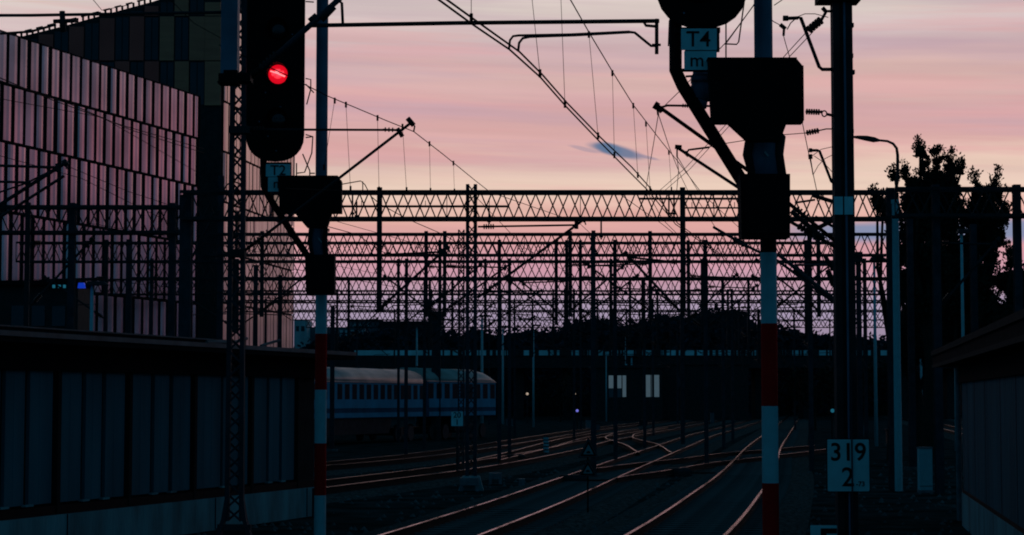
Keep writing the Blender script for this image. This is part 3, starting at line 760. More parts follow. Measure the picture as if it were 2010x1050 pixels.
def lens(head, c, yf, r, lit=False):
    mb = MB()
    # shallow domed lens
    rings = []
    for rr, dy in ((1.0, 0.0), (.85, -.012), (.5, -.022), (.01, -.026)):
        rings.append([(c[0] + r * rr * math.cos(2 * PI * k / 24), yf - .012 + dy, c[1] + r * rr * math.sin(2 * PI * k / 24)) for k in range(24)])
    mb.loft(rings); l = mb.build('lens', M['redlamp'] if lit else M['lens'], head, smooth=not lit, label='lit red lens' if lit else None)
    mb = MB(); ring(mb, c, r * 1.06, r * .07, yf, yf - .20); mb.build('hood', M['black'], head)
    if lit:
        mb = MB(); mb.loft([[(c[0] + r * rr * math.cos(2 * PI * k / 20), yf - .030 + dy, c[1] + r * rr * math.sin(2 * PI * k / 20)) for k in range(20)] for rr, dy in ((.60, 0), (.45, -.006), (.02, -.010))]); mb.build('lens_core', M['redcore'], l)
        s = r / .146
        def sp(dx, dz, y=0): return Vector((c[0] + dx * .01 * s, yf - .045 - y, c[1] + dz * .01 * s))
        mb = MB(); mb.tube([sp(-9, -1.5), sp(-2, 2.0), sp(4, 1.5), sp(9, 3)], .020 * s, 8); mb.tube([sp(-4, 5.5), sp(3, 5.5)], .02 * s, 8); mb.tube([sp(-2, -4), sp(5, -3)], .02 * s, 8)
        mb.build('glow_rings', M['redmid'], l)
        mb = MB(); mb.tube([sp(-11, 4, .015), sp(-6, 2.5, .015), sp(-1, .8, .015), sp(5, -1.8, .015), sp(11, -4, .015)], .011 * s, 8); mb.tube([sp(-4.5, 1.5, .015), sp(0, 4.2, .015), sp(1, 0, .015)], .013 * s, 8)
        mb.build('filament', M['redhot'], l)
def signal(label, Y, pxpost, rpost, headc, headw, hbot, lenses, litidx, lensr, lbl, sub, plates, boxA, boxB, bracket, bands, mount, upper):
    xp = X(pxpost, Y, 800)
    root = thing('railway_signal', label, 'signal', (xp, Y, 0), 'railway signals beside the tracks')
    # banded post
    for (ya, yb, c) in bands:
        za = 0 if yb is None else Z(yb, Y); zb_ = Z(ya, Y)
        mb = MB(); mb.tube([(xp, Y, za), (xp, Y, zb_)], rpost, 20); mb.build('post_band', M[c], root, smooth=False)
    mb = MB(); mb.tube([(xp + upper[0], Y, Z(upper[2], Y)), (xp + upper[0], Y, 9.6)], upper[1], 20); mb.build('upper_post', M['pole'], root, smooth=False)
    mb = MB(); mb.box((xp - .25, Y - .25, -.01), (xp + .25, Y + .25, .18)); mb.build('foundation', M['concrete'], root)
    # head
    yf = Y - .42
    cx = X(headc, Y, 200); hw = headw / 2 / F * Y
    zbot = Z(hbot, Y)
    mb = MB(); mb.prism(oval(cx, 0, zbot + 3.3, zbot, hw, hw * .95), yf, yf + .05); head = mb.build('target_board', M['black'], root)
    mb = MB(); mb.prism(oval(cx, 0, zbot + 3.3 - .1, zbot + .1, hw * .72, hw * .8), yf + .052, yf + .32); mb.build('lamp_housing', M['black'], head)
    mb = MB()
    ov = oval(cx, 0, zbot + 3.3, zbot, hw, hw * .95); mb.tube([(x, yf + .0, z) for x, z in ov] + [(ov[0][0], yf, ov[0][1])], .016, 6); mb.build('rim', M['black'], head)
    for i, (lx, ly) in enumerate(lenses):
        lens(head, (X(lx, Y - .42, ly), Z(ly, Y - .42)), yf, lensr, i == litidx)
    rb = random.Random(int(Y)); mb = MB()
    for k in range(9):
        ax = cx + rb.uniform(-.6, .6) * hw; az_ = zbot + .15 + k * .22; mb.disc((ax, yf - .004, az_), .012, .008, 8)
    mb.build('bolt_glint', M['pole'], head)  # paler discs put in as small glints on the black head
    # plates
    for (a, b, c_, d, t, sz, tx, ty, off) in plates:
        yp = yf - .03 + off
        mb = MB(); mb.prism(rrect(X(a, yp, b), X(c_, yp, b), Z(d, yp), Z(b, yp), .008), yp, yp + .012); pl = mb.build('number_plate', M['plate'], root)
        text(t, sz, (X(tx, yp, ty), Z(ty, yp)), M['ink'], pl, yp - .004, off=.001)
    # bent bracket
    mb = MB(); mb.tube([P(a, b, Y - .22) for a, b in bracket[0]], bracket[1], 12); mb.build('bracket', M['black'], root)
    # relay boxes
    x0, y0, x1, y1, cham, hop = boxA
    yb0, yb1 = Y - .60, Y - .40
    def q(px, py, yy=Y - .6): return (P(px, py, yy).x, P(px, py, yy).z)
    poly = [q(x0, y0), q(x1 - cham, y0), q(x1, y0 + cham * 1.2), q(x1, y1), q(hop[3], y1), q(hop[2], hop[4]), q(hop[1], hop[4]), q(hop[0], y1), q(x0 + cham * .6, y1)]
    mb = MB(); mb.prism(poly, yb0, yb1); bx = mb.build('relay_box', M['blackbox'], root)
    mb = MB(); xx = q(x1 - cham * .9, y0)[0]; mb.obox((q(x1 - 1, y0 + cham)[0], yb0 + .02, q(0, y0 + cham)[1]), (q(x1 - 1, y0 + cham)[0], yb0 + .02, q(0, y1 - 4)[1]), .018, .02)
    mb.tube([P(x0 + 20, y1 + 2, yb0 - .005), P(x0 + 24, y1 + 4, yb0 - .005)], .012, 6)
    mb.build('hinge', M['steel'], bx)
    mb = MB(); mb.box((q(x0, y0)[0] - .01, yb0 - .012, q(0, y0)[1] - .004), (q(x1 - cham, y0)[0], yb1 + .01, q(0, y0)[1] + .012)); mb.build('lid', M['black'], bx)
    x0, y0, x1, y1 = boxB
    poly = [q(x0, y0), q(x1, y0), q(x1, y1), q(x0 + 3, y1)]
    mb = MB(); mb.prism(poly, Y - .60, Y - .30); b2 = mb.build('junction_box', M['blackbox'], root)
    mb = MB(); mb.box((q(x0 + 6, 0)[0], Y - .612, q(0, y1 - 8)[1]), (q(x1 - 6, 0)[0], Y - .602, q(0, y0 + 8)[1])); mb.build('door', M['black'], b2)
    # cable bundle / mount between the boxes
    (m0, m1, mx, mr) = mount
    mb = MB(); mb.tube([P(mx, m0, Y), P(mx - 2, (m0 + m1) / 2, Y), P(mx + 1, m1, Y)], mr, 14, r2=mr * 1.12); mb.build('mount', M['pole'], root, smooth=True)
    mb = MB(); mb.tube([P(mx + mr / Y * F * .7, m0 - 4, Y - .1), P(mx + mr / Y * F * 1.05, m0 + 8, Y - .1), P(mx + mr / Y * F * .9, (m0 + m1) / 2, Y - .1), P(mx + mr / Y * F * 1.1, m1, Y - .1)], mr * .35, 8)
    mb.tube([P(mx - mr / Y * F * .9, m0 + 4, Y - .1), P(mx - mr / Y * F * 1.1, (m0 + m1) / 2, Y - .1), P(mx - mr / Y * F * .7, m1, Y - .1)], mr * .3, 8)
    mb.build('cable', M['steel'], root, smooth=True)
    mb = MB(); mb.obox(P(mx + 1, (m0 + m1) / 2 - 6, Y - mr - .02), P(mx + 8, (m0 + m1) / 2 + 3, Y - mr - .02), .015, .02); mb.build('label_tag', M['farpale'], root)
    return root, head
s1, h1 = signal('left signal with the lit red light, T2 plate and red and white post', 30.0, 629.5, .089, 547, 110, 322,
                [(546, -30), (546, 58), (546, 146), (546, 234)], 2, .146, 'T2', 'm',
                [(522, 322, 570, 346.5, 'T2', .215, 546, 335, 0), (526, 347.5, 566, 376, 'm', .2, 546, 361, .01)],
                (545, 346, 670, 418, 7, (578, 602, 641, 650, 446)), (598, 500, 656, 577),
                ([(517, 290), (518, 366), (527, 385), (562, 440), (604, 503)], .052),
                [(575, 655, 'white'), (655, 765, 'red'), (765, 870, 'white'), (870, 972, 'red'), (972, None, 'white')],
                (442, 504, 624, .115), (-.012, .090, 420))
s2, h2 = signal('right signal with a round black head bottom, T4 plate and big black box', 21.0, 1511, .0865, 1371, 172, 68,
                [(1371, -30), (1371, -150)], -1, .19, 'T4', 'm',
                [(1337, 56, 1407, 98, 'T4', .235, 1371, 78, 0), (1343, 100, 1407, 137, 'm', .20, 1368, 119, .01)],
                (1391, 115, 1577, 240, 13, (1432, 1470, 1532, 1545, 275)), (1453, 341, 1551, 466),
                ([(1326, 20), (1326, 138), (1340, 168), (1458, 358)], .068),
                [(466, 496, 'black'), (496, 635, 'white'), (635, 797, 'red'), (797, 948, 'white'), (948, None, 'red')],
                (262, 345, 1500, .165), (-.035, .098, 240))
# mount lug behind the T4 plates and the access frames behind both heads
mb = MB(); mb.tube([P(1378, 130, 20.85), P(1377, 165, 20.85), P(1372, 195, 20.85)], .09, 14, r2=.12); mb.tube([P(1372, 195, 20.85), P(1374, 214, 20.85)], .10, 12, r2=.07)
mb.box((X(1358, 20.8, 150), 20.7, Z(160, 20.8)), (X(1395, 20.8, 150), 20.95, Z(148, 20.8))); mb.tube([P(1346, 150, 20.8), P(1362, 149, 20.8)], .012, 6); mb.build('head_mount', M['pole'], s2, smooth=True)
mb = MB(); mb.box((X(1330, 20.6, 100), 20.64, Z(138, 20.6)), (X(1412, 20.6, 100), 20.70, Z(133, 20.6))); mb.box((X(1326, 20.6, 100), 20.64, Z(62, 20.6)), (X(1415, 20.6, 100), 20.70, Z(52, 20.6)))
mb.box((X(1404, 20.6, 100), 20.62, Z(100, 20.6)), (X(1413, 20.6, 100), 20.68, Z(56, 20.6))); mb.box((X(1345, 20.6, 100), 20.62, Z(104, 20.6)), (X(1404, 20.6, 100), 20.66, Z(94, 20.6))); mb.build('plate_bracket', M['black'], s2)
mb = MB(); mb.box((X(520, 29.6, 340), 29.62, Z(377, 29.6)), (X(571, 29.6, 340), 29.68, Z(318, 29.6))); mb.build('plate_bracket', M['black'], s1)
def rods(root, Y, segs, r):
    for s in segs: mb = MB(); mb.tube([P(a, b, Y) for a, b in s], r, 6); mb.build('access_frame_rod', M['steel'], root)
rods(s2, 21.4, [[(1425, 60), (1425, 120)], [(1422, 86), (1446, 87), (1450, 82), (1462, -5)], [(1314, 40), (1312, 90), (1330, 91)], [(1425, 20), (1425, 62)]], .008)
rods(s2, 21.6, [[(1426, 84), (1478, 12), (1484, 2)]], .006)
rods(s1, 30.4, [[(600, 154), (610, 156), (610, 175), (602, 205)], [(600, 165), (616, 182)], [(600, 264), (614, 268), (612, 300), (598, 338), (582, 340)], [(600, 270), (614, 268)], [(582, 320), (582, 345)], [(594, 302), (608, 335), (608, 346)], [(608, 340), (618, 340)], [(600, 3), (616, 4)]], .010)

# ------------------------------------------------------------------ overhead wires
def wire_thing(name, label, pts_c, pts_m=None, drops=(), r=.0085, rm=.0075, cat='overhead wire', grp='overhead contact lines', extra=()):
    root = thing(name, label, cat, pts_c[0], grp)
    mb = MB(); mb.tube(pts_c, r, 5); mb.build('contact_wire', M['wire'], root)
    for e in extra:
        mb = MB(); mb.tube(e, r, 5); mb.build('contact_wire', M['wire'], root)
    if pts_m:
        mb = MB(); mb.tube(pts_m, rm, 5); mb.build('messenger_wire', M['wire'], root)
    for a, b in drops:
        mb = MB(); mb.tube([a, b], .0042, 4); mb.tube([a + Vector((0, 0, .03)), a - Vector((0, 0, .05))], .016, 5)
        mb.tube([b + Vector((0, 0, .05)), b - Vector((0, 0, .03))], .015, 5); mb.build('dropper', M['wire'], root)
    return root
zC = 5.45
# line 1: over the near right track (double contact wire)
ca_ = [Pz(*p, zC) for p in ((790, -52), (862, 0), (925, 46), (1000, 97), (1060, 151), (1110, 208), (1175, 276), (1235, 337), (1272, 374), (1326, 440))]
cb_ = [Pz(*p, zC) for p in ((806, -52), (878, 0), (932, 39), (1019, 101), (1064, 146), (1113, 202), (1178, 269), (1240, 328), (1278, 371), (1330, 438))]
def follow(c, y0, y1, z, sag=0, dx=0):
    return [Vector((p.x + dx, p.y, z + sag * ((p.y - y0) / (y1 - y0) * 2 - 1) ** 2 - sag)) for p in c if y0 <= p.y <= y1]
ca_ += follow(cA, 42, 180, zC); cb_ += follow(cA, 42, 180, zC, dx=.05)
mY = lambda px, py, z: Pz(px, py, z)
ms_ = [mY(1080, -70, 6.9), mY(1120, 0, 6.8), mY(1157, 65, 6.74), mY(1203, 142, 6.66), mY(1243, 206, 6.62), mY(1300, 280, 6.60), mY(1330, 316, 6.6), mY(1378, 380, 6.65)]
dr = []
for (a, b) in (((1120, 0, 6.8), None),):
    pass
def D(pa, za, pb, zb): return (Pz(pa[0], pa[1], za), Pz(pb[0], pb[1], zb))
dr = [D((925, -60), 6.8, (925, 38), zC), D((1043, -15), 6.8, (1060, 146), zC), D((1100, -30), 6.8, (1109, 206), zC),
      D((1156, 66), 6.74, (1174, 268), zC), D((1202, 142), 6.66, (1206, 306), zC), D((1243, 206), 6.62, (1252, 345), zC),
      D((1268, 242), 6.61, (1276, 372), zC), D((1313, 298), 6.6, (1318, 372), 6.2)]
w1 = wire_thing('overhead_line', 'double contact wire with droppers rising steeply from the centre over the right track', ca_, ms_ + follow(cA, 51, 180, 6.9, .3), dr, extra=[cb_], r=.0095)
# line 2: over the middle track, held by the left lattice mast
tip = P(812, 258, Ym)
m2 = [Pz(430, 88, 6.75), Pz(560, 146, 6.5), Pz(640, 187, 6.42), Pz(700, 212, 6.36), Pz(757, 236, 6.32), tip, P(870, 303, 32.5), P(935, 356, 36.5), P(962, 377, 38.8)]
c2 = [P(560, 370, 25), P(640, 373, 26.5), P(690, 374, 27.3), P(744, 375, 28), P(798, 376, 28.8), P(845, 377, 31), P(892, 378, 33.6), P(930, 382, 36)] + follow(cB, 38, 180, zC - .02)
d2 = [(P(a, b, Y), P(c, d, Y)) for (a, b, c, d, Y) in ((657, 196, 636, 330, 27), (679, 204, 688, 372, 27.3), (741, 230, 744, 373, 28), (790, 247, 798, 374, 28.8), (843, 281, 845, 375, 31), (890, 319, 892, 376, 33.6))]
w2 = wire_thing('overhead_line', 'line dipping to the left lattice mast arm with thin hanging droppers', c2, m2 + follow(cB, 51, 180, 6.9, .3), d2, r=.006)
w3 = wire_thing('overhead_line', 'line over the dull left tracks, seen across the gantries', follow(cC, 46, 200, zC), follow(cC, 46, 200, 6.9, .3),
                [(Vector((p.x, p.y, 6.6)), Vector((p.x, p.y, zC))) for p in follow(cC, 50, 120, 0)[::3]], r=.008)
w4 = wire_thing('overhead_line', 'line over the coach track, low behind the left signal', follow(cD, 50, 200, zC), follow(cD, 50, 200, 6.9, .3),
                [(Vector((p.x, p.y, 6.6)), Vector((p.x, p.y, zC))) for p in follow(cD, 60, 130, 0)[::3]], r=.009)
# crossing anchor wires
def plain(label, pts, r=.0065, name='stay_wire', g='crossing stay wires'):
    mb = MB()
    for p in pts: mb.tube(p, r, 5)
    o = mb.build(name, M['wire']); return tag(o, label, 'wire', g)
plain('twin anchor wires slanting from the thick right mast down to the nearest gantry',
      [[P(1590, 55, 27), P(1537, 113, 29), P(1427, 242, 35), P(1345, 330, 41), P(1290, 378, 46)], [P(1596, 62, 27), P(1545, 116, 29), P(1436, 242, 35), P(1355, 331, 41), P(1300, 378, 46)]])
plain('crossed thin wires hanging below the upper right cantilever tip', [[P(1292, 226, 27), P(1284, 275, 30), P(1272, 345, 34), P(1268, 370, 36)], [P(1293, 226, 27), P(1314, 290, 31), P(1336, 345, 37), P(1352, 378, 41)],
      [P(1329, 308, 30), P(1332, 335, 31), P(1328, 378, 34)], [P(1330, 308, 30), P(1343, 330, 33), P(1372, 378, 40)]], .006)
plain('thin wire running up from the upper right cantilever behind the T4 plate', [[P(1302, 210, 27), P(1335, 178, 25), P(1426, 82, 23), P(1480, 10, 21.5), P(1492, -20, 21)]], .0055)
plain('thin curved wires between the bent arms and the big black box', [[P(1500, 25, 24), P(1518, 42, 25), P(1533, 50, 27)], [P(1538, 70, 27), P(1542, 85, 27.5), P(1550, 112, 28)], [P(1562, 34, 27), P(1580, 27, 27), P(1600, 27, 27), P(1626, 34, 27)],
      [P(1574, 236, 26.8), P(1585, 290, 26.9), P(1604, 378, 28)], [P(1520, 10, 24), P(1532, 2, 24.5), P(1545, -8, 25)]], .006)
plain('thin loops of wire around the lower bent arm', [[P(1596, 343, 27), P(1606, 325, 27), P(1618, 312, 27), P(1634, 304, 27)], [P(1594, 306, 27), P(1612, 293, 27), P(1634, 288, 27)], [P(1598, 306, 27), P(1616, 318, 27), P(1634, 338, 27)]], .005)
plain('sloping line crossing the upper part of the pink facade', [[P(-30, 140, 40), P(100, 195, 48), P(240, 246, 58), P(400, 292, 70)], [P(-30, 148, 40), P(140, 205, 48), P(260, 256, 58), P(400, 300, 70)]], .013)
plain('thin wire sagging across the dark tower wall', [[P(175, -10, 60), P(200, 20, 60), P(250, 10, 60)], [P(320, -15, 62), P(380, 45, 64), P(436, 76, 66)]], .012)
plain('thin lines crossing the lower pink facade behind the left gantry', [[P(-20, 190, 60), P(200, 230, 66), P(400, 345, 74)], [P(130, 325, 60), P(250, 375, 64), P(350, 408, 68)], [P(-20, 300, 60), P(160, 350, 66), P(340, 440, 72)]], .011)
plain('low looping feeder wire above the nearest truss, right of the left signal', [[P(668, 362, 48), P(708, 355, 48), P(716, 362, 48), P(728, 385, 49), P(745, 400, 50)], [P(712, 356, 48), P(712, 378, 48)], [P(645, 445, 60), P(700, 460, 60), P(760, 500, 60)]], .013)
plain('wires fanning under the nearest truss beside the right drop post', [[P(1268, 372, 46), P(1300, 430, 52), P(1330, 460, 56)], [P(1360, 378, 46), P(1400, 440, 54), P(1440, 500, 62)], [P(1215, 380, 51), P(1300, 440, 55), P(1400, 520, 60)]], .009)
plain('messenger wire tail with small clips left of the tall lattice mast', [[P(745, 400, 50), P(800, 430, 54), P(870, 460, 60), P(900, 478, 64)]], .012)
mb = MB(); mb.tube([P(1527, 499, 40), P(1640, 590, 38)], .04, 7); mb.tube([P(1401, 446, 42), P(1460, 480, 41), P(1527, 512, 40), P(1640, 596, 38)], .03, 7)
mb.tube([P(1640, 520, 38), P(1560, 520, 40)], .025, 6)
# these belong to a third mast hidden behind the thick one
xh = X(1650, 38, 800); hm = thing('catenary_mast', 'mast standing directly behind the thick right mast, its arms reaching left', 'mast', (xh, 38, 0), 'single masts in the yard')
solid_mast(hm, xh, 38, 0, 7.2, .2); mb.build('cantilever', M['steel'], hm)
insulator(P(1560, 526, 39.6), P(1592, 552, 39), hm, .07, 5); insulator(P(1440, 468, 41.4), P(1462, 481, 41), hm, .06, 4)

# ------------------------------------------------------------------ sheds
def shed_left():
    dx, dy = .304, 1.0; ln = math.hypot(dx, dy); t = Vector((dx / ln, dy / ln, 0)); n = Vector((t.y, -t.x, 0))     # n towards the tracks
    def q(Y, o=0.0, z=0.0): return Vector((-16.2 + .304 * Y, Y, z)) + n * o
    Ya, Yb = 20.0, 40.3
    root = thing('left_shed', 'long low dark clad shed with concrete plinth along the left side', 'shed', q(Ya))
    def slab(name, m, o0, o1, z0, z1, Y0=Ya, Y1=Yb, parent=root):
        mb = MB(); mb.add([q(Y0, o0, z0), q(Y1, o0, z0), q(Y1, o1, z0), q(Y0, o1, z0), q(Y0, o0, z1), q(Y1, o0, z1), q(Y1, o1, z1), q(Y0, o1, z1)],
                          [(0, 1, 2, 3), (4, 5, 6, 7), (0, 1, 5, 4), (1, 2, 6, 5), (2, 3, 7, 6), (3, 0, 4, 7)])
        return mb.build(name, m, parent)
    slab('plinth', M['concrete'], -4, .10, -.01, .56)
    body = slab('wall', M['cladslot'], -4, -.06, .56, 3.1)
    # cladding bays
    Yp = [21.3, 23.5, 25.8, 28.1, 30.4, 32.6, 34.9, 37.2, 39.3]
    for i in range(len(Yp) - 1):
        a, b = Yp[i] + .16, Yp[i + 1] - .10; w = b - a
        slots = [(.30, .37), (.62, .69)] if i != 6 else [(.45, .5), (.8, .84)]
        xs = [0] + [v for s in slots for v in s] + [1]
        mb = MB()
        for j in range(0, len(xs), 2):
            u0, u1 = a + w * xs[j], a + w * xs[j + 1]; m_ = max(2, int((u1 - u0) / .26)); st = (u1 - u0) / m_
            vs = []; 
            for k in range(m_):
                for (u, o) in ((0, 0.0), (.82, 0.0), (.86, .004), (.96, .004)): vs.append((u0 + (k + u) * st, o))
            vs.append((u1, 0.0))
            V = [q(Y, o, z) for Y, o in vs for z in (.74, 2.74)]
            mb.add(V, [(2 * k, 2 * k + 2, 2 * k + 3, 2 * k + 1) for k in range(len(vs) - 1)])
            mb.add([q(u1, 0, .74), q(u1, 0, 2.74), q(u1, -.06, 2.74), q(u1, -.06, .74)], [(0, 1, 2, 3)])
            mb.add([q(u0, 0, .74), q(u0, 0, 2.74), q(u0, -.06, 2.74), q(u0, -.06, .74)], [(0, 1, 2, 3)])
        mb.build('cladding_panel', M['clad'], root)
        for s0, s1 in slots: mb = MB(); mb.obox(q(a + w * s0 - .02, .02, .735), q(a + w * s1 + .05, .02, .735), .08, .03); mb.build('sill', M['concrete'], root)
    for Y in Yp: mb = MB(); mb.obox(q(Y + .03, -.01, .58), q(Y + .03, -.01, 2.8), .12, .10, up=t); mb.build('post', M['cladslot'], root)
    slab('base_rail', M['black'], -.06, .04, .56, .70)
    slab('end_wall', M['clad'], -3.9, -.1, .58, 3.0, Yb, Yb + .1)
    slab('lintel', M['roofblk'], -.2, .10, 2.74, 3.12)
    rf = slab('roof', M['roofblk'], -4.3, .62, 3.12, 3.26, Ya, Yb + .5)
    slab('roof_upstand', M['roofblk'], -4.2, .1, 3.262, 3.36, Ya, 36.0, rf)
    slab('edge_trim', M['flash'], .622, .65, 3.2, 3.275, Ya, Yb + .5, rf)
    slab('edge_trim', M['flash'], .05, .12, 3.362, 3.385, Ya, 36.0, rf)
    # joints in the plinth
    for Y in (24.0, 30.6, 35.6, 39.6): mb = MB(); mb.obox(q(Y, .104, 0), q(Y, .104, .56), .02, .012, up=t); mb.build('plinth_joint', M['cladslot'], root)
    mb = MB(); mb.tube([q(39.75, .18, 0), q(39.75, .18, .55)], .03, 6); mb.build('drain_pipe', M['steel'], root)
    # cable and junk on the roof end
    mb = MB(); mb.tube([q(34.6, .4, 3.30), q(35.6, .45, 3.33), q(36.4, .3, 3.42)], .03, 6); mb.tube([q(36.8, .4, 3.3), q(37.4, .5, 3.42)], .025, 6); mb.build('roof_cable', M['flash'], root)
shed_left()
def shed_right():
    t = Vector((.158, 1, 0)).normalized(); n = Vector((-t.y, t.x, 0))        # towards the tracks
    def q(Y, o=0.0, z=0.0): return Vector((2.5 + .158 * Y, Y, z)) + n * o
    Ya, Yb = 20.6, 36.8
    root = thing('right_shed', 'low dark clad shed with overhanging roof in the lower right corner', 'shed', q(Ya))
    def slab(name, m, o0, o1, z0, z1, Y0=Ya, Y1=Yb, parent=root, dz=0):
        mb = MB(); mb.add([q(Y0, o0, z0), q(Y1, o0, z0 + dz), q(Y1, o1, z0 + dz), q(Y0, o1, z0), q(Y0, o0, z1), q(Y1, o0, z1 + dz), q(Y1, o1, z1 + dz), q(Y0, o1, z1)],
                          [(0, 1, 2, 3), (4, 5, 6, 7), (0, 1, 5, 4), (1, 2, 6, 5), (2, 3, 7, 6), (3, 0, 4, 7)])
        return mb.build(name, m, parent)
    slab('plinth', M['concrete'], -4, .03, -.01, .6)
    slab('wall', M['cladslot'], -4, -.04, .6, 2.95)
    Yp = [36.78, 35.4, 33.7, 31.5, 28.7, 26.3, 23.6, 20.8]
    for i in range(len(Yp) - 1):
        b, a = Yp[i] - .04, Yp[i + 1] + .04; w = b - a; m_ = int(w / .28); st = w / m_; vs = []
        for k in range(m_):
            for (u, o) in ((0, 0.0), (.86, 0.0), (.88, -.02), (.98, -.02)): vs.append((a + (k + u) * st, o))
        vs.append((b, 0.0))
        mb = MB(); V = [q(Y, o, z) for Y, o in vs for z in (.66, 2.62)]
        mb.add(V, [(2 * k, 2 * k + 2, 2 * k + 3, 2 * k + 1) for k in range(len(vs) - 1)])
        mb.build('cladding_panel', M['clad'], root)
    slab('base_rail', M['black'], -.04, .015, .6, .66)
    slab('lintel', M['roofblk'], -.2, .06, 2.62, 2.95)
    rf = slab('roof', M['roofblk'], -4.6, .30, 2.97, 3.27, Ya, 41.0)
    slab('edge_trim', M['cladslot'], .301, .33, 3.20, 3.30, Ya, 41.0, rf)
    slab('edge_trim', M['cladslot'], .301, .32, 2.95, 3.02, Ya, 41.0, rf)
    mb = MB(); mb.tube([q(38.2, -.02, 3.0), q(38.2, -.02, 0)], .055, 10); mb.build('downpipe', M['galv'], root)
shed_right()

# ------------------------------------------------------------------ pink facade building (left)
def ribbed(root, q, s0, s1, rows, w, mp, mf, depth=.24, tick=0.0):
    """panels with fins; q(s, o, z)"""
    pan = MB(); fin = MB(); rnd2 = random.Random(3)
    for r, (z0, z1) in enumerate(rows):
        off = (r % 2) * w * .42
        k = 0; s = s0 - off
        while s < s1:
            a, b = max(s, s0), min(s + w, s1)
            if b - a > .15:
                e = rnd2.uniform(-.02, .02) ; f = rnd2.uniform(-.02, .02); bow = .055
                m_ = (a + b) / 2
                ww = b - a; P3 = [(a, -.035 + e), (a + ww * .18, .0 + e), (a + ww * .42, .025), (a + ww * .62, .045), (b, .045 + f)]
                for (u0, o0), (u1, o1) in zip(P3, P3[1:]):
                    pan.add([q(u0, o0, z0 + .05), q(u1, o1, z0 + .05), q(u1, o1, z1 - .05), q(u0, o0, z1 - .05)], [(0, 1, 2, 3)])
                # fin at the far edge of each panel facing the viewer
                fin.add([q(b - .05, .0, z0), q(b, .0, z0), q(b, depth, z0), q(b - .05, depth, z0), q(b - .05, .0, z1), q(b, .0, z1), q(b, depth, z1), q(b - .05, depth, z1)],
                        [(0, 1, 2, 3), (4, 5, 6, 7), (0, 1, 5, 4), (1, 2, 6, 5), (2, 3, 7, 6), (3, 0, 4, 7)])
            s += w; k += 1
    pan.build('metal_cladding', mp, root, smooth=False); fin.build('cladding_fins', mf, root)
def facade_left():
    t = Vector((.304, 1, 0)).normalized(); n = Vector((t.y, -t.x, 0)); Y0 = 82.0; o0 = Vector((-50.6 + .304 * Y0, Y0, 0))
    def q(s, o, z): return o0 + t * s + n * o + Vector((0, 0, z))
    s1 = (109.3 - Y0) * 1.0452
    root = thing('office_building', 'left building of pink glinting vertical metal panels', 'building', o0, 'buildings behind the shed')
    top = 19.15
    mb = MB(); mb.add([q(0, 0, 0), q(s1, 0, 0), q(s1, -14, 0), q(0, -14, 0), q(0, 0, top), q(s1, 0, top), q(s1, -14, top), q(0, -14, top)],
                      [(0, 1, 2, 3), (4, 5, 6, 7), (0, 1, 5, 4), (1, 2, 6, 5), (2, 3, 7, 6), (3, 0, 4, 7)]); mb.build('wall', M['fin'], root)
    rows = [(16.75, 19.1), (14.1, 16.7), (10.9, 14.05), (7.6, 10.85), (4.4, 7.55)]
    ribbed(root, q, 0, s1, rows, .96, M['facade'], M['fin'], .125)
    mb = MB()
    for z in (16.72, 14.07, 10.87, 7.57): mb.obox(q(0, .06, z), q(s1, .06, z), .02, .05)
    mb.build('floor_trim', M['fin'], root)
facade_left()

